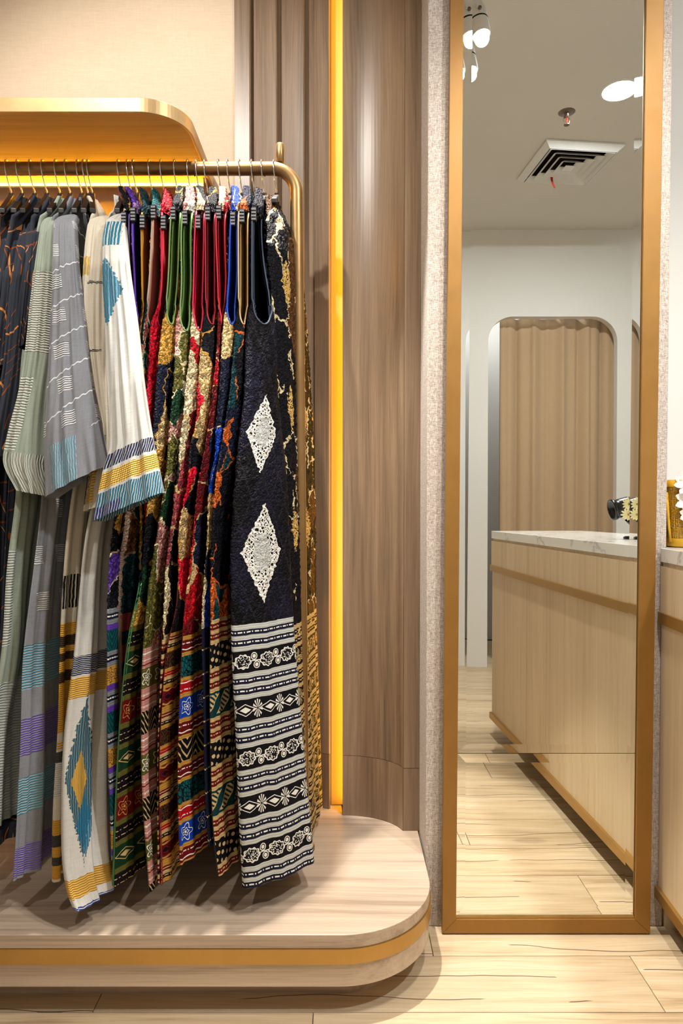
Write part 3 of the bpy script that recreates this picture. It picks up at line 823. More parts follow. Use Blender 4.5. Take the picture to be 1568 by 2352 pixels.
DRESS['R3'] = dress_mat('black_crimson_applique', zpx(1455), P_(['ink', 'crim', 'black', 'red', 'cream', 'ink', 'crim'], 10, 7.5, 7.7, 'gold'),
    [(7, 'gold'), (9, 'dred', [wave(c='cream', at_=.5, w=.12)]), (8, 'cream'), (8, 'ink', [dash(c='cream')]), (9, 'gold'), (36, 'brown', [leafy('ink', 200, .1)]), (8, 'gold'), (10, 'red', [wave(c='cream', at_=.5)]), (8, 'cream'), (9, 'ink', [dash(c='cream')]), (9, 'gold'), (40, 'dred', [diamonds(.05, 'ink'), wave('gold', .12), wave('gold', .88)]), (8, 'gold')], 6)
DRESS['R2'] = dress_mat('plum_cream_applique', zpx(1470), P_(['black', 'rose', 'black', 'sand', 'red', 'dred'], 12, 7, 4.3, 'cream'), [(10, 'cream'), (14, 'dred', [dash(c='cream')]), (8, 'ink')], 7)
DRESS['G2'] = dress_mat('pink_olive_applique', zpx(1490), P_(['pink', 'olive', 'pink', 'white', 'olive', 'pink', 'dgreen'], 12, 10, 9.1, 'sand'),
    [(44, 'pink', [wave('white', .3, .04, .2), dash(.006, 'white', .6, .03), wave('dred', .85, .03, .3)]), (44, 'olive', [flower_m(.05, 'white')]), (50, 'pink', [dash(.006, 'white', .3, .03), wave('dred', .5, .03, .3), dash(.006, 'white', .8, .03)]), (50, 'ink', [zigzag(.06, 'cream', 3.)])], 8)
DRESS['G1'] = dress_mat('green_gold_applique', zpx(1440), P_(['ink', 'gold', 'ink', 'cream', 'dgreen', 'gold', 'navy'], 13, 7, 5.5, 'gold'),
    [(12, 'olive'), (32, 'black', [dash(.03, 'cream', .35, .03), dash(.024, 'cream', .75, .03)]), (12, 'olive'), (48, 'dgreen', [diamonds(.075, 'cream')]), (12, 'olive'), (34, 'black', [dash(.03, 'cream', .35, .03), dash(.024, 'cream', .75, .03)]), (12, 'olive'), (50, 'dred', [flower_m(.062, 'gold')])], 9)
DRESS['R1'] = dress_mat('crimson_pile', zpx(1480), P_(['crim', 'red', 'crim', 'red', 'crim', 'white'], 9, 5, 3.3, None), [(30, 'dred'), (10, 'gold')], 10)
DRESS['T'] = dress_mat('teal_pink_sequin', zpx(1480), P_(['pink', 'teal', 'rose', 'gold', 'dteal', 'teal'], 13, 6, 8.8, 'cream'), [(40, 'rose'), (10, 'teal')], 11)
DRESS['M'] = dress_mat('mustard_teal_applique', zpx(1420), P_(['dteal', 'brown', 'dteal', 'dteal', 'gold'], 10, 6, 1.9, 'taupe'), [(40, 'rose'), (30, 'dteal')], 12, custom=lambda g, col: g.mix((g.u < .021) * (g.z < zpx(1175)), col, C['taupe']))
pu = [(10, 'grey'), (13, 'navy', [dash(.008, 'white')]), (10, 'grey'), (13, 'purple'), (46, 'dteal', [zigzag(.05, 'teal', 3.)]), (10, 'grey'), (13, 'navy', [dash(.008, 'white')]), (10, 'grey'), (40, 'gold', [flower_m(.03, 'brown')]), (14, 'purple')]
DRESS['P2'] = dress_mat('violet_sequin', zpx(1400), P_(['purple', 'ink', 'lilac', 'purple', 'gold'], 15, 8, 2.7, 'lilac'), pu, 13)
DRESS['P1'] = dress_mat('purple_striped_batik', zpx(1400), P_(['ink', 'purple', 'gold', 'lilac', 'ink'], 14, 8, 6.6, 'sand'), pu, 14)
def lining(name, c):
    g = G(name); n = g.noise(g.vec(g.u * 500, g.z * 500, 0), 1, 2); return g.out(g.scale(srgb(c), n * .3 + .85), .75, n, .1, .0006)
PIPE = {}

# ------------------------------------------------------------------ garments: geometry
rng = np.random.default_rng(5)
def smooth_noise(shape, k):
    a = rng.standard_normal(shape)
    for _ in range(k):
        a = (a + np.roll(a, 1, 0) + np.roll(a, -1, 0) + np.roll(a, 1, 1) + np.roll(a, -1, 1)) / 5
    return a / (a.std() + 1e-9)
def tab(keys):
    k = np.array(sorted(keys)); return lambda x: np.interp(x, k[:, 0], k[:, 1])
def pchip(keys):          # smooth interpolation, clamped ends
    k = np.array(sorted(keys), dtype=float); xs, ys = k[:, 0], k[:, 1]
    d = np.diff(ys) / np.diff(xs); mm = np.zeros(len(xs)); mm[1:-1] = (d[:-1] + d[1:]) / 2
    mm[1:-1][d[:-1] * d[1:] <= 0] = 0
    mm[0], mm[-1] = d[0], d[-1]
    def f(x):
        x = np.clip(x, xs[0], xs[-1]); i = np.clip(np.searchsorted(xs, x) - 1, 0, len(xs) - 2)
        h = xs[i + 1] - xs[i]; t = (x - xs[i]) / h
        return (2*t**3-3*t**2+1)*ys[i] + (t**3-2*t**2+t)*h*mm[i] + (-2*t**3+3*t**2)*ys[i+1] + (t**3-t**2)*h*mm[i+1]
    return f
vrow = np.vectorize(row); vcol = np.vectorize(colx)
def seg(A, B, n, bulge=0.):
    """rows x n points from A to B (B left out), bulging to the camera side"""
    t = np.linspace(0, 1, n, endpoint=False)[None, :, None]
    p = A[:, None, :] * (1 - t) + B[:, None, :] * t
    if np.any(bulge):
        d = B - A; nrm = np.stack([d[:, 1], -d[:, 0]], 1); L = np.linalg.norm(nrm, axis=1, keepdims=True) + 1e-6
        p = p + (nrm / L)[:, None, :] * (np.sin(t * math.pi) * np.reshape(bulge, (-1, 1, 1)))
    return p
def garment_rings(l, r, dA, dB, hx, zh, zt, dback, cr=None, cl=None, shoulder=None, step=.0055, nn=26, nr=26, nb=4, nl=18, folds=.003, bulge=.010, seed=0):
    """closed plan outlines from hem zh to top zt; l, r: image columns by row of the near-left and near-right edge; dA, dB: depths by row"""
    zs_ = np.arange(zh, zt + step * .5, step); n = len(zs_)
    rA = vrow(zs_, 1.52); DA, DB = dA(rA), dB(rA)
    XA, XB = vcol(l(vrow(zs_, DA)), zs_, DA), vcol(r(vrow(zs_, DB)), zs_, DB)
    XB = np.maximum(XB, XA + .012)
    DK = dback(rA) if callable(dback) else np.full(n, dback)
    CR = np.full(n, hx + .011) if cr is None else vcol(cr(vrow(zs_, DK)), zs_, DK)
    CL = np.full(n, hx - .009) if cl is None else CR - cl
    A, B = np.stack([XA, DA], 1), np.stack([XB, DB], 1)
    CRp, CLp = np.stack([CR, DK], 1), np.stack([CL, DK + .004], 1)
    p = np.concatenate([seg(A, B, nn, bulge), seg(B, CRp, nr, .004), seg(CRp, CLp, nb), seg(CLp, A, nl)], 1)
    if shoulder:
        z0, yc, wmin = shoulder      # above z0 the outline shrinks along the hanger slope towards its middle
        k = np.clip((zs_ - z0) / max(zt - z0, 1e-6), 0, 1)[:, None]
        cy = yc; cx = hx
        s = 1 - (1 - wmin) * k ** .8
        p[:, :, 1] = cy + (p[:, :, 1] - cy) * s
        th = 1 - .25 * k
        cxx = p[:, :, 0].mean(1, keepdims=True); tgt = cxx * (1 - k) + hx * k
        p[:, :, 0] = tgt + (p[:, :, 0] - cxx) * th
    for _ in range(3):
        p = (np.roll(p, 1, 1) + 2 * p + np.roll(p, -1, 1)) / 4
    # hanging folds
    m = p.shape[1]; rr = np.random.default_rng(seed + 3)
    ph = rr.uniform(0, 6.28, 4); ii = np.arange(m)[None, :] / m * 2 * math.pi; down = np.clip((zt - zs_) / (zt - zh), 0, 1)[:, None]
    w_ = sum(np.sin(ii * q + ph[j] + 1.3 * np.sin(zs_[:, None] * (1.7 + j) + ph[j])) * a for j, (q, a) in enumerate(((7, 1.), (12, .7), (19, .4), (4, .6))))
    tang = np.roll(p, -1, 1) - np.roll(p, 1, 1); L = np.linalg.norm(tang, axis=2, keepdims=True) + 1e-6
    nrm = np.stack([tang[:, :, 1], -tang[:, :, 0]], 2) / L
    p = p + nrm * (w_ * folds * (.25 + .75 * down))[:, :, None]
    return zs_, p, nrm
ZG0, ZGS, YG0, YGS = .10, .0055, 1.33, .004
LIM = np.full((360, 180), 9.)        # left limit of the garments already hung, by height and depth
def press(zs_, p, nleft=18, gap=.0035):
    """keep a garment clear of its right-hand neighbours, then record its own left side"""
    n, m = p.shape[:2]
    zi = np.clip(np.round((zs_ - ZG0) / ZGS).astype(int), 1, 358)[:, None] * np.ones((1, m), int)
    yi = np.clip(np.round((p[:, :, 1] - YG0) / YGS).astype(int), 2, 177)
    lim = np.min([LIM[zi + a, yi + b] for a in (-1, 0, 1) for b in (-2, -1, 0, 1, 2)], axis=0) - gap
    lim[:, m - nleft - 2:] -= .004
    p = p.copy(); p[:, :, 0] = np.minimum(p[:, :, 0], lim)
    q = np.roll(p, -1, 1)
    for t in np.linspace(0, 1, 8, endpoint=False):
        d = p * (1 - t) + q * t
        yi = np.clip(np.round((d[:, :, 1] - YG0) / YGS).astype(int), 2, 177)
        np.minimum.at(LIM, (zi, yi), d[:, :, 0])
    return p
def ring_mesh(zs_, p, name, mat, parent, keep=None, nleft=18, zshift=None, capbottom=False):
    n, m = p.shape[:2]
    Z = np.repeat(zs_[:, None], m, 1)
    Zg = Z if zshift is None else Z + zshift
    v = np.concatenate([p, Zg[:, :, None]], 2).reshape(-1, 3)
    dd = np.linalg.norm(np.roll(p, -1, 1) - p, axis=2); arc = np.concatenate([np.zeros((n, 1)), np.cumsum(dd, 1)[:, :-1]], 1); tot = dd.sum(1, keepdims=True)
    u = arc.copy(); u[:, m - nleft:] = arc[:, m - nleft:] - tot
    uv = np.stack([u, Z], 2).reshape(-1, 2)
    i, k = np.meshgrid(np.arange(n - 1), np.arange(m), indexing='ij')
    k2 = (k + 1) % m
    f = np.stack([i * m + k, i * m + k2, (i + 1) * m + k2, (i + 1) * m + k], 2)
    if keep is not None: f = f[keep]
    else: f = f.reshape(-1, 4)
    return obj(name, v, f.reshape(-1, 4), mat, parent, True, uvs=uv)

def make_hanger(px, clip_px, clip_py, label, clip=True):
    """chrome hook, dark arched shoulder bar, grey clip at the near tip"""
    hx = colx(px, ZR, YR)
    t = thing('clothes_hanger', (hx, YR, 1.88), label, 'hanger', 'dark clothes hangers on the rail')
    sl = .007
    q = [(.0, -.074, .0), (.0, -.058, .0), (-.010, -.040, -.4), (-.0185, -.016, -.8), (-.0205, .002, -1), (-.0155, .0145, -1), (-.006, .0202, -1), (.005, .0204, -1), (.015, .0150, -1), (.0205, .003, -1), (.019, -.009, -1)]
    MB().tube([(hx + sl + sl * s, YR + y, ZR + z) for y, z, s in q], .0017, 8).build('hook', M['chrome'], t, True)
    zt_ = ZR - .060
    tip = at(clip_px, clip_py, Y=1.605); d = (tip - Vector((hx + sl, YR, zt_ - .012))) * (.86 if clip else .5)
    m = MB(); prof_ = []
    n = 14
    for sgn in (1, -1):
        v = []
        for i in range(n + 1):
            s = i / n; c = Vector((hx + sl, YR, zt_)) + Vector((d.x * s, d.y * s * 1., 0)) * sgn
            zc = zt_ - .004 - (d.z * -1) * s * 1.12
            h = .020 - .008 * s; w_ = .0062 + .001 * s
            if i == 0: zc = zt_ - .001
            side = Vector((d.y, -d.x, 0)).normalized() * w_
            v += [c + side + Vector((0, 0, zc - zt_)), c - side + Vector((0, 0, zc - zt_)), c - side + Vector((0, 0, zc - zt_ - h)), c + side + Vector((0, 0, zc - zt_ - h))]
        f = [(4 * i + k, 4 * i + (k + 1) % 4, 4 * i + 4 + (k + 1) % 4, 4 * i + 4 + k) for i in range(n) for k in range(4)] + [(4 * n, 4 * n + 1, 4 * n + 2, 4 * n + 3)]
        m.add(v, f)
    m.build('shoulder_bar', M['dark_wood'], t, bevel=.002)
    if clip:
        b = tip + Vector((0, -.010, -.006))
        c = MB().box(b.x - .0065, b.x + .0065, b.y - .004, b.y + .006, b.z - .022, b.z + .012).build('clip', M['black'], t, bevel=.0025)
        m = MB()
        for k in range(4): m.box(b.x - .0052, b.x + .0052, b.y - .0055, b.y - .0035, b.z - .019 + k * .0075, b.z - .0145 + k * .0075)
        m.build('ribs', M['clip'], c, bevel=.0006)
    return hx

# sleeveless dresses, from the end of the rail inwards: hook column, clip column and row, left edge (row, column), hem row
SL = [
 ('L', 629, 622, 462, [(455, 612), (520, 610), (700, 622), (1000, 640), (1400, 652), (1800, 668)], 1846, (150, 104, 60), 'near-black dress with brown net diamonds at the end of the rail behind the upright'),
 ('N', 601, 584, 486, [(455, 580), (520, 574), (690, 574), (720, 566), (900, 556), (1100, 534), (1300, 523), (1500, 527), (1700, 538), (1900, 546), (2045, 553)], 2045, (52, 66, 84), 'black dress with white net diamonds and navy and white striped skirt'),
 ('B2', 578, 557, 490, [(455, 552), (520, 546), (690, 546), (730, 540), (800, 534), (900, 524), (1000, 508), (1100, 491), (1270, 481), (1433, 479), (1600, 476), (1767, 478), (1892, 482), (2019, 495)], 2019, (196, 164, 112), 'navy and teal applique dress with red, cream and leaf banded skirt'),
 ('B1', 550, 536, 497, [(455, 530), (520, 526), (690, 518), (720, 513), (792, 507), (880, 502), (968, 494), (1056, 490), (1100, 480), (1250, 473), (1433, 462), (1600, 466), (1800, 470), (1950, 478)], 1950, (24, 74, 190), 'bright blue dress with cream sequin panels'),
 ('R4', 523, 504, 482, [(455, 500), (520, 494), (690, 498), (730, 497), (800, 494), (900, 484), (1000, 472), (1100, 453), (1270, 436), (1433, 419), (1558, 412), (1683, 407), (1808, 405), (1992, 409)], 1992, (196, 20, 44), 'red applique dress whose skirt has blue flower bands'),
 ('R3', 502, 479, 485, [(455, 474), (520, 470), (690, 470), (735, 464), (792, 458), (900, 450), (970, 447), (1030, 433), (1100, 429), (1204, 409), (1392, 404), (1496, 382), (1642, 369), (1808, 363), (2040, 366)], 2040, (150, 16, 34), 'black and crimson applique dress with finely striped brown and gold skirt'),
 ('R2', 471, 457, 504, [(455, 452), (520, 446), (700, 440), (750, 436), (820, 432), (880, 424), (940, 420), (1000, 413), (1060, 407), (1204, 390), (1308, 378), (1433, 371), (1600, 363), (1800, 356), (2036, 358)], 2036, (214, 30, 74), 'plum and cream applique dress with bright pink lining'),
 ('G2', 452, 427, 494, [(455, 422), (520, 416), (700, 412), (735, 404), (880, 396), (970, 388), (1060, 382), (1183, 367), (1308, 346), (1454, 330), (1600, 323), (1808, 325), (2054, 340)], 2054, (120, 160, 92), 'dusty pink and olive applique dress with green piped hem'),
 ('G1', 432, 400, 484, [(455, 394), (520, 390), (690, 380), (720, 374), (760, 368), (850, 357), (940, 350), (1100, 340), (1200, 330), (1350, 316), (1454, 294), (1600, 277), (1808, 265), (2042, 257)], 2042, (116, 150, 84), 'black and gold sequin dress with green piping and dark green banded skirt'),
 ('R1', 402, 378, 505, [(455, 368), (520, 366), (700, 360), (735, 346), (850, 338), (930, 333), (1000, 329), (1100, 326), (1200, 334), (1350, 326), (1454, 306), (1600, 290), (1800, 280)], 1800, (206, 20, 56), 'crimson looped pile dress with crimson lining'),
 ('T', 371, 355, 481, [(455, 346), (520, 344), (700, 332), (730, 326), (850, 320), (1000, 318), (1200, 320), (1350, 316), (1454, 300), (1600, 286), (1800, 276)], 1800, (190, 160, 140), 'teal and pink sequin dress with pale lining'),
 ('M', 344, 330, 503, [(455, 324), (520, 320), (700, 322), (760, 316), (900, 312), (1100, 300), (1180, 286), (1300, 268), (1400, 264), (1600, 266), (1740, 270)], 1740, (190, 130, 20), 'dark teal dress with mustard lining'),
 ('P2', 308, 309, 487, [(455, 304), (520, 299), (700, 305), (760, 304), (900, 300), (1150, 290), (1250, 268), (1400, 258), (1800, 260)], 1800, (104, 62, 190), 'violet sequin dress with purple lining'),
 ('P1', 295, 288, 497, [(455, 284), (520, 280), (700, 290), (900, 285), (1200, 258), (1300, 248), (1600, 245), (1985, 256)], 1985, (92, 70, 130), 'dark purple sequin dress with grey striped skirt beside the white kaftan'),
]
dA0 = tab([(440, 1.60), (480, 1.592), (690, 1.60), (800, 1.565), (1100, 1.50), (1400, 1.465), (2100, 1.455)])
dB0 = tab([(440, 1.61), (480, 1.60), (690, 1.625), (800, 1.60), (1100, 1.59), (1400, 1.59), (2100, 1.585)])
prev = None
for i, (key, hk, cpx, cpy, lk, hem, lin, lab) in enumerate(SL):
    l = pchip(lk)
    hx = make_hanger(hk, cpx, cpy, 'dark hanger with chrome hook holding the ' + lab.split(' with ')[0].split(' whose ')[0].split(' at ')[0], clip=(key != 'L'))
    if key == 'N':
        r = pchip([(455, 600), (520, 598), (690, 622), (720, 632), (900, 640), (1100, 661), (1400, 675), (1700, 700), (1985, 727), (2045, 731)])
    elif key == 'L':
        r = pchip([(455, 640), (500, 654), (560, 661), (700, 667), (1000, 676), (1400, 690), (1800, 706)])
    else:
        pl = prev
        def r(y, l=l, pl=pl):
            k = np.clip((np.asarray(y, dtype=float) - 700) / 70, 0, 1)
            return (l(y) + 24) * (1 - k) + np.maximum(pl(y) + 13, l(y) + 16) * k
    DA, DB = dA0, dB0
    cr = None; clw = None; db = tab([(440, 1.90), (500, 1.93), (2100, 1.955)])
    if key == 'L':
        DA = tab([(440, 1.66), (520, 1.62), (800, 1.64), (2100, 1.68)]); DB = tab([(440, 1.70), (520, 1.68), (800, 1.72), (2100, 1.76)])
        cr = pchip([(440, 660), (600, 690), (700, 702), (900, 716), (1000, 721), (1200, 726), (1400, 727), (1700, 737), (1850, 743)]); clw = .05
        db = tab([(440, 1.90), (520, 1.95), (800, 1.975), (2100, 1.985)])
    if key in ('R1', 'T', 'M', 'P2'):
        o_ = {'R1': .085, 'T': .095, 'M': .05, 'P2': .06}[key]
        DA = tab([(y, dA0(y) + o_ * min(max((y - 1050) / 250, 0), 1)) for y in (440, 480, 690, 800, 1050, 1300, 1400, 2100)]); DB = tab([(y, DA(y) + .07) for y in (440, 690, 1050, 1300, 2100)])
    if key == 'N': DB = tab([(440, 1.65), (480, 1.63), (690, 1.63), (900, 1.63), (1400, 1.60), (2100, 1.578)])
    zh = at(0, hem, Y=float(DA(hem)) if key != 'L' else 1.985).z
    zt = at(0, 452, Y=1.70).z + .010
    zsh = at(0, 470, Y=1.61).z
    zs_, p, nrm = garment_rings(l, r, DA, DB, hx, zh, zt, db, cr, clw, (zsh, YR, .6), seed=i, folds=.0022, bulge=.008 if key != 'N' else .016)
    p = press(zs_, p)
    n, m = p.shape[:2]
    # looped pile makes the upper part uneven
    zbnd = zpx(1440)
    amp = np.where(zs_ > zbnd, .0010, .0001)[:, None]
    if key == 'L': amp = amp * 1.4
    pd = p + nrm * (smooth_noise((n, m), 0) * amp)[:, :, None]
    t = thing('sleeveless_dress', (hx, YR, zh), lab, 'dress', 'sleeveless dresses on the rail')
    keep = np.ones((n - 1, m), bool)
    if key != 'L':
        zarm = at(0, 726 if key not in ('R2', 'G2') else 742, Y=1.60).z
        ztop = at(0, 492, Y=1.61).z
        kk = np.arange(m); tt = kk / 26.
        op = (kk >= 2) & (kk <= 23)
        floor_ = zarm - .02 + .085 * (np.abs(tt - .5) * 2) ** 2
        zz = zs_[:-1][:, None]
        keep = ~(op[None, :] & (zz > floor_[None, :]) & (zz < ztop))
    body = ring_mesh(zs_, pd, 'body', DRESS[key], t, keep)
    if key != 'L':
        bp = []
        def pat(k, z):
            return (np.interp(z, zs_, p[:, k, 0]), np.interp(z, zs_, p[:, k, 1]) - .0008, z)
        bp += [pat(2, z) for z in np.linspace(ztop, floor_[2], 14)] + [pat(k, floor_[k]) for k in range(3, 24)] + [pat(24, z) for z in np.linspace(floor_[23], ztop, 14)]
        MB().tube(bp, .0019, 6).build('armhole_binding', plain('binding_' + key, lin, .7), t, True)
        sel = (zs_ > zarm - .13) & (zs_ < ztop + .01)
        q = p[sel] - nrm[sel] * .0045
        k2 = keep[np.where(sel)[0][:-1]]
        ring_mesh(zs_[sel], q, 'lining', lining('lining_' + key, lin), t, k2)
    # piping down the near-left edge
    if key in ('G1', 'G2', 'R3', 'B2', 'R4'):
        pc = {'G1': (60, 120, 72), 'G2': (52, 84, 52), 'R3': (120, 12, 36), 'B2': (14, 20, 42), 'R4': (110, 12, 32)}[key]
        s2 = zs_ < zpx(1330)
        pts_ = [(x, y - .0015, z) for (x, y), z in zip(p[s2, 0], zs_[s2])][::3]
        MB().tube(pts_, .0034 if key in ('G1', 'G2') else .0024, 8).build('piping', plain('piping_' + key, pc, .7), t, True)
    prev = l

# ------------------------------------------------------------------ kaftans and tunics with sleeves
def linen(g, c, amt=.14):
    a = g.noise(g.vec(g.u * 500, g.z * 40, 0), 1, 2); b = g.noise(g.vec(g.u * 30, g.z * 420, 3), 1, 2); k = g.noise(g.vec(g.u * 7, g.z * 5, 1), 1, 3)
    return g.scale(srgb(c), (a + b - 1) * amt * 1.6 + (k - .5) * amt * 2.2 + 1.0), a + b
def yarn(g, mask, p=.0052, along='z', wob=.0012):
    """mask filled with parallel couched cords"""
    q = g.z if along == 'z' else g.u
    w_ = (g.noise(g.vec(g.u * 60, g.z * 60, 5), 1, 2) - .5) * wob * 4
    s = (((q + w_) / p).fract() - .5).abs()
    return mask * (s < .30), mask * (1 - s * 2)
def box_mask(g, u0, u1, z0, z1, rag=.004):
    w_ = (g.noise(g.vec(g.u * 130, g.z * 130, 8), 1, 1) - .5) * rag * 2; uu = g.u + w_; zz = g.z + w_
    return (uu > u0) * (uu < u1) * (zz > z0) * (zz < z1)
def band_z(g, z0, z1, rag=.004):
    w_ = (g.noise(g.vec(g.u * 60, g.z * 10, 8), 1, 2) - .5) * rag * 2; zz = g.z + w_
    return (zz > z0) * (zz < z1)
def cloth_mat(name, base, layers, rough=.85, amt=.14):
    """layers: functions g -> (mask, height, colour)"""
    g = G(name); col, h = linen(g, base, amt); h = h * .15
    for ly in layers:
        mk, hh, c = ly(g); col = g.mix(mk.clamp() if isinstance(mk, V) else mk, col, srgb(c)); h = h + hh * 1.2
    return g.out(col, rough, h, .7, .003, spec=.25)
def L_band(z0, z1, c, p=.0052, along='z'):
    def f(g): a, b = yarn(g, band_z(g, z0, z1), p, along); return a, b, c
    return f
def L_solid(z0, z1, c):
    def f(g): m_ = band_z(g, z0, z1); return m_ * .92, m_ * ((g.z * 1400).sin() * .5), c
    return f
def L_box(u0, u1, z0, z1, c, p=.0052, along='z'):
    def f(g): a, b = yarn(g, box_mask(g, u0, u1, z0, z1), p, along); return a, b, c
    return f
def L_blocks(pu, pz, c, size=.55, skew=0., z0=-9, z1=9, p=.0048):
    def f(g):
        a = ((g.u + g.z * skew) / pu).fract(); b = ((g.z) / pz).fract()
        m_ = (a > .5 - size / 2) * (a < .5 + size / 2) * (b < .42) * (g.z > z0) * (g.z < z1)
        x, y = yarn(g, m_, p, 'z'); return x, y, c
    return f
def L_wave(pz, c, slope=.5, w=.0018, z0=-9, z1=9):
    def f(g):
        q = (((g.z - g.u * slope + (g.u * 420).sin() * .0016) / pz).fract() - .5).abs() * pz
        m_ = (q < w) * (g.z > z0) * (g.z < z1); return m_, m_, c
    return f
def L_lines(c, per=.085, w=.0018, seed=0.):
    def f(g):
        n = g.noise(g.vec(g.u * 7 + seed, g.z * 4.5, seed), 1, 0); d = ((n * 9).fract() - .5).abs()
        on = g.noise(g.vec(g.u * 16, g.z * 12, seed + 4), 1, 1) > .5
        m_ = (d < .035) * on; return m_, m_ * 0.3, c
    return f
def L_diamond(u, z, a, b, c, p=.0055):
    def f(g):
        w_ = (g.noise(g.vec(g.u * 150, g.z * 150, 2), 1, 1) - .5) * .5
        m_ = ((g.u - u).abs() / a + (g.z - z).abs() / b + w_) < 1.; x, y = yarn(g, m_, p, 'u'); return x * .35 + m_ * .62, y, c
    return f
def kaftan(name, lab, cat, hook, body, hem, bD, bmat, slv, sD, smat, cuff=0., cpx=None, sbot=None, rpx=None, collar=(456, 474), width_top=.5):
    hx = make_hanger(hook, cpx, 506, 'dark hanger with chrome hook holding the ' + (lab.split(' with ')[0] if cat == 'kaftan' else lab.split(' and ')[0].replace(' at the far end of the row', '')), clip=False)
    l, r = pchip(body), pchip(rpx)
    DA, DB = tab(bD), tab([(y, d + .13) for y, d in bD])
    zh = at(0, hem, Y=float(DA(hem))).z; zt = at(0, collar[0], Y=1.70).z + .022; zsh = at(0, collar[1], Y=1.63).z
    zs_, p, nrm = garment_rings(l, r, DA, DB, hx, zh, zt, tab([(440, 1.90), (500, 1.93), (2100, 1.95)]), None, None, (zsh, YR, .38), seed=hook, folds=.006, bulge=.012)
    p = press(zs_, p)
    t = thing(name, (hx, YR, zh), lab, cat, 'kaftans on the rail' if cat == 'kaftan' else 'dark tunics on the rail')
    ring_mesh(zs_, p, 'body', bmat, t)
    if slv:
        sl_, sr_ = pchip([(y, a) for y, a, b in slv]), pchip([(y, b) for y, a, b in slv])
        y0, y1 = slv[0][0], slv[-1][0]
        Dn = tab(sD); z0 = at(0, y1, Y=float(Dn(y1))).z; z1 = at(0, y0, Y=float(Dn(y0))).z
        zz = np.linspace(z0, z1, 90); rr_ = vrow(zz, 1.53); D = Dn(rr_); rr2 = vrow(zz, D)
        lq, rq = sl_(rr2), sr_(rr2); wf = np.sqrt(np.clip((rr2 - y0 + 1.) / 26., 0.02, 1)); mid = (lq + rq) / 2; lq, rq = mid + (lq - mid) * wf, mid + (rq - mid) * wf
        XA, XB = vcol(lq, zz, D), vcol(rq, zz, D)
        A, B = np.stack([XA, D + .006], 1), np.stack([XB, D + .012], 1)
        th = .028
        A2, B2 = A + [[.004, th]], B + [[-.002, th]]
        q = np.concatenate([seg(A, B, 30, np.clip((XB - XA) * .16, .004, .02)), seg(B, B2, 5), seg(B2, A2, 10), seg(A2, A, 5)], 1)
        k = np.clip((zz - (z1 - .05)) / .05, 0, 1)[:, None]
        q[:, :, 1] += (k ** 2) * .05
        for _ in range(2): q = (np.roll(q, 1, 1) + 2 * q + np.roll(q, -1, 1)) / 4
        m_ = q.shape[1]; ii = np.arange(m_)[None, :] / m_ * 6.283
        dn = np.clip((z1 - zz) / (z1 - z0), 0, 1)[:, None]
        q[:, :, 1] += (np.sin(ii * 6 + zz[:, None] * 6 + hook) + .7 * np.sin(ii * 9 - zz[:, None] * 9)) * .003 * (.3 + dn)
        sh = cuff * dn ** 2 * ((np.concatenate([np.linspace(0, 1, 30), np.ones(5), np.linspace(1, 0, 10), np.zeros(5)])[None, :]) - .5) * np.ones((90, 1))
        ring_mesh(zz, q, 'sleeve', smat, t, None, nleft=10, zshift=sh)
    return t
Zs = lambda py: at(0, py, Y=1.50).z
Zb = lambda py: at(0, py, Y=1.45).z
sD0 = [(455, 1.63), (490, 1.58), (600, 1.53), (900, 1.49), (1200, 1.46)]
# white kaftan with teal motif
navy_, yel, tealc = (28, 40, 84), (206, 158, 52), (24, 110, 140)
m_s = cloth_mat('white_kaftan_sleeve', (192, 190, 184), [L_diamond(.010, Zs(662), .046, Zs(578) - Zs(662), tealc, .0066), L_box(-.03, .05, Zs(545), Zs(470), tealc, .008, 'u'),
      L_band(Zs(1062), Zs(1030), navy_, .0062, 'u'), L_solid(Zs(1106), Zs(1070), yel), L_band(Zs(1106), Zs(1070), (226, 190, 96), .0052, 'u'), L_band(Zs(1190), Zs(1112), tealc, .0056, 'u'), L_box(.0, .075, Zs(1165), Zs(1140), (26, 52, 128), .0056, 'u')])
m_b = cloth_mat('white_kaftan_body', (192, 190, 184), [L_band(Zb(1560), Zb(1515), navy_, .004), L_solid(Zb(1612), Zb(1565), yel), L_diamond(.055, Zb(1790), .040, Zb(1600) - Zb(1790), (16, 84, 104), .005), L_diamond(.05, Zb(1800), .020, Zb(1735) - Zb(1800), yel, .0042), L_diamond(.062, Zb(1900), .022, Zb(1830) - Zb(1900), (20, 120, 160), .005),
      L_solid(Zb(2045), Zb(2006), yel), L_band(Zb(2110), Zb(2062), (52, 76, 150), .004)], amt=.2)
kaftan('kaftan', 'off-white kaftan with teal leaf motif and teal, yellow and navy cuff', 'kaftan', 274, [(455, 262), (520, 240), (800, 235), (1100, 215), (1250, 190), (1500, 170), (1700, 150), (1900, 145), (2060, 158), (2110, 178)], 2110,
       [(440, 1.66), (600, 1.60), (1200, 1.50), (1700, 1.45), (2110, 1.385)], m_b, [(462, 262, 276), (480, 250, 282), (520, 236, 284), (600, 231, 290), (750, 237, 310), (900, 244, 326), (1000, 246, 341), (1060, 230, 352), (1165, 208, 372)], [(455, 1.63), (490, 1.575), (600, 1.52), (900, 1.455), (1200, 1.415)], m_s, cuff=.060, cpx=256,
       rpx=[(455, 280), (700, 285), (1100, 285), (1250, 262), (1500, 256), (1900, 258), (2060, 268), (2110, 262)])
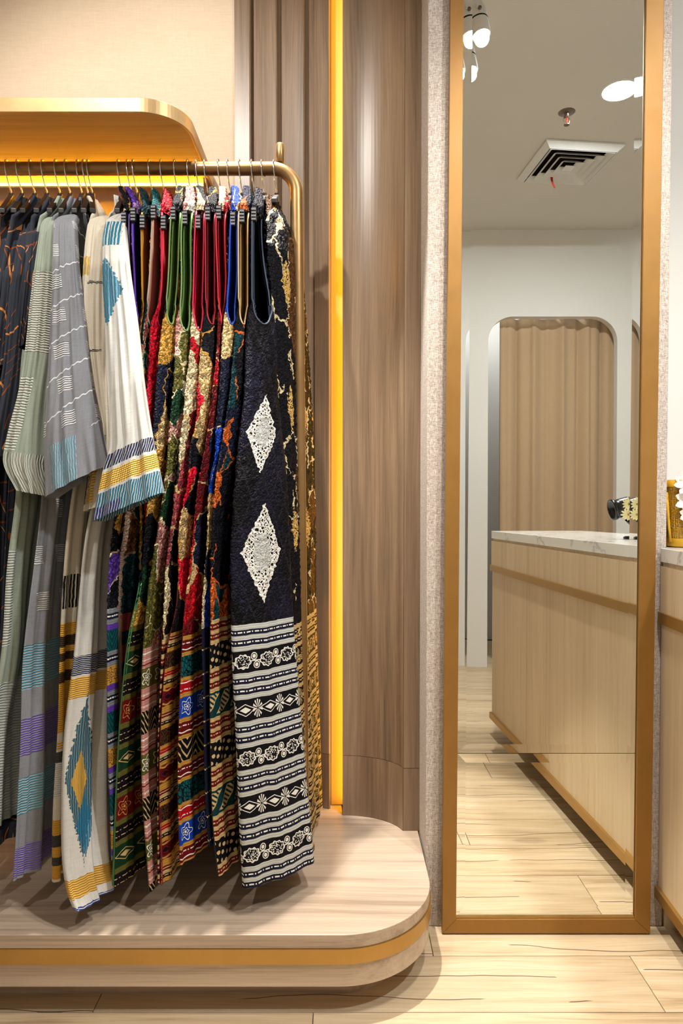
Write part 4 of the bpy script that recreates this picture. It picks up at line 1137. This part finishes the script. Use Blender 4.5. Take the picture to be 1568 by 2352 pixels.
# cream kaftan with black and yellow stripes
m_s = cloth_mat('cream_kaftan_sleeve', (200, 190, 172), [L_box(-.02, .022, Zs(610), Zs(560), (214, 166, 34), .005, 'u'), L_box(.02, .06, Zs(632), Zs(626), (20, 20, 30), .003), L_box(.0, .06, Zs(800), Zs(794), (20, 20, 30), .003), L_box(-.01, .02, Zs(850), Zs(790), (26, 26, 40), .005, 'u'),
      L_box(.012, .04, Zs(1150), Zs(1000), (214, 160, 30), .006, 'z'), L_box(-.02, .010, Zs(1150), Zs(1085), (24, 24, 34), .004, 'u'), L_box(-.004, .004, Zs(1150), Zs(1085), (214, 160, 30), .05, 'u')])
zq = [1455, 1478, 1505, 1528, 1555, 1580, 1605]
m_b = cloth_mat('cream_kaftan_body', (200, 190, 172), [L_band(Zb(1410), Zb(1330), (20, 20, 28), .0075, 'u'), L_solid(Zb(1700), Zb(1445), (206, 150, 24))] + [L_solid(Zb(b), Zb(a), (18, 18, 24)) for a, b in ((1475, 1500), (1515, 1535), (1560, 1585))] + [L_band(Zb(1740), Zb(1720), (206, 150, 24)), L_solid(Zb(1770), Zb(1745), (18, 18, 24)), L_solid(Zb(1850), Zb(1770), (200, 196, 190))] + [L_solid(Zb(b), Zb(a), c) for a, b, c in ((1900, 1935, (206, 150, 24)), (1935, 1962, (18, 18, 24)), (1962, 1985, (206, 150, 24)), (1985, 2004, (18, 18, 24)), (2004, 2034, (206, 150, 24)))])
kaftan('kaftan', 'cream kaftan with black and yellow striped front', 'kaftan', 205, [(455, 218), (520, 200), (900, 200), (1150, 160), (1250, 148), (1450, 134), (1700, 127), (1900, 119), (2034, 117)], 2034,
       [(440, 1.67), (600, 1.62), (1200, 1.52), (2034, 1.46)], m_b, [(466, 222, 240), (485, 205, 246), (520, 196, 246), (600, 187, 242), (700, 183, 240), (800, 186, 240), (900, 205, 243), (1000, 226, 246), (1080, 200, 249), (1165, 188, 250)], [(y, d + .03) for y, d in sD0], m_s, cuff=.02, cpx=214,
       rpx=[(455, 240), (700, 240), (1100, 225), (1250, 196), (1500, 178), (1700, 158), (1900, 152), (2034, 152)])
lb = (140, 186, 204); wt = (214, 216, 220)
# second grey garment behind it
m_b = cloth_mat('charcoal_lace', (96, 98, 104), [L_wave(.06, wt, -.5, .0016), L_blocks(.07, .12, wt, .3, .3)], amt=.3)
kaftan('kaftan', 'dark grey openwork kaftan with white cords squeezed beside the cream kaftan', 'kaftan', 195, [(455, 168), (520, 164), (700, 170), (900, 180), (1400, 150), (1980, 130)], 1980, [(440, 1.68), (600, 1.64), (1200, 1.58), (1980, 1.54)], m_b, None, None, None, cpx=180,
       rpx=[(455, 196), (700, 200), (1000, 214), (1400, 180), (1980, 150)])
# grey kaftan with white blocks
lb = (140, 186, 204); wt = (214, 216, 220)
m_s = cloth_mat('grey_kaftan_sleeve', (132, 134, 140), [L_wave(.082, wt, .35, .0015, Zs(1000), Zs(560)), L_blocks(.085, .078, wt, .46, .18, Zs(1010), 9), L_box(.02, .092, Zs(1118), Zs(1010), lb, .0052, 'u')], amt=.2)
m_b = cloth_mat('grey_kaftan_body', (132, 134, 140), [L_blocks(.10, .105, wt, .40, .35, Zb(1470), Zb(1100)), L_band(Zb(1600), Zb(1495), (122, 178, 200), .0058), L_band(Zb(1755), Zb(1668), (122, 104, 190), .0052), L_band(Zb(1890), Zb(1805), (122, 182, 200), .0056), L_band(Zb(2030), Zb(1965), (126, 104, 196), .0048)], amt=.26)
kaftan('kaftan', 'grey kaftan with white corded blocks and blue and purple bands', 'kaftan', 181, [(455, 128), (520, 110), (900, 95), (1150, 88), (1300, 72), (1500, 50), (1700, 44), (1900, 34), (2030, 26)], 2030,
       [(440, 1.67), (600, 1.62), (1200, 1.52), (2030, 1.46)], m_b, [(464, 140, 158), (482, 126, 164), (520, 119, 168), (600, 117, 172), (700, 112, 183), (800, 106, 193), (900, 100, 206), (1000, 94, 224), (1106, 98, 244)], sD0, m_s, cuff=.068, cpx=150,
       rpx=[(455, 165), (700, 180), (1100, 170), (1250, 150), (1500, 134), (1700, 130), (1900, 122), (2030, 120)])
# sage kaftan
m_s = cloth_mat('sage_kaftan_sleeve', (150, 160, 146), [L_box(-.01, .080, Zs(800), Zs(600), (206, 206, 198), .0056), L_box(-.02, .045, Zs(1035), Zs(860), (208, 208, 200), .0062), L_band(Zs(1150), Zs(1040), (196, 196, 186), .0062, 'u')])
m_b = cloth_mat('sage_kaftan_body', (150, 160, 146), [L_box(-.01, .035, Zb(1500), Zb(1270), (196, 200, 196), .006), L_band(Zb(1915), Zb(1590), (192, 200, 204), .0062)], amt=.24)
kaftan('kaftan', 'sage green kaftan with white looped cord and round striped hem', 'kaftan', 154, [(455, 98), (520, 80), (900, 40), (1150, 36), (1300, 18), (1500, 4), (1700, -30), (1915, -40)], 1915,
       [(440, 1.67), (600, 1.62), (1200, 1.53), (1915, 1.48)], m_b, [(466, 104, 124), (485, 94, 126), (520, 88, 124), (600, 76, 123), (700, 64, 120), (800, 54, 112), (900, 38, 100), (1000, 12, 96), (1060, 2, 96), (1132, 34, 98)], [(y, d + .035) for y, d in sD0], m_s, cuff=-.012, cpx=116,
       rpx=[(455, 125), (700, 125), (1100, 100), (1300, 92), (1500, 60), (1700, 48), (1915, 42)])
# dark tunics with orange line work
dk = (50, 54, 64); og = (206, 136, 74)
for j, (hook, lab, body, rp, slv, cp, hem) in enumerate((
    (131, 'charcoal tunic with orange banding and short sleeve beside the sage kaftan', [(455, 74), (520, 62), (800, 42), (1000, 20), (1950, -20)], [(455, 98), (700, 84), (1000, 60), (1500, 30), (1950, 20)], [(470, 78, 98), (500, 62, 97), (600, 55, 84), (700, 47, 72), (792, 39, 56)], 86, 1950),
    (101, 'charcoal tunic with orange leaf drawing and long sleeve', [(455, 30), (520, 14), (1000, -60), (1960, -90)], [(455, 82), (700, 58), (1000, 30), (1960, 0)], [(468, 40, 66), (490, 48, 84), (560, 36, 74), (650, 20, 56), (760, 9, 50), (860, -2, 40), (960, -24, 30), (1050, -40, 18)], 55, 1960),
    (73, 'charcoal tunic with orange line drawing at the far end of the row', [(455, -10), (520, -20), (1000, -110), (1960, -150)], [(455, 50), (700, 20), (1000, -20), (1960, -40)], [(470, 0, 34), (500, 2, 44), (600, -8, 34), (720, -20, 24), (840, -36, 14)], 20, 1960))):
    ml = cloth_mat('charcoal_orange_cloth', dk, [L_lines(og, seed=3.3 * j + 1.), L_lines((150, 74, 30), seed=7.1 * j + 4)], amt=.2)
    kaftan('tunic', lab, 'tunic', hook, body, hem, [(440, 1.67), (600, 1.62), (1200, 1.55), (1960, 1.5)], ml, slv, [(y, d + .06 + .02 * j) for y, d in sD0], ml, cuff=.01, cpx=cp, rpx=rp)
for hook, cp, lb_ in ((44, 8, 'dark hanger with chrome hook next beyond the last charcoal tunic'), (19, -20, 'outermost dark hanger with chrome hook beyond the charcoal tunics')):
    make_hanger(hook, cp, 506, lb_, clip=False)
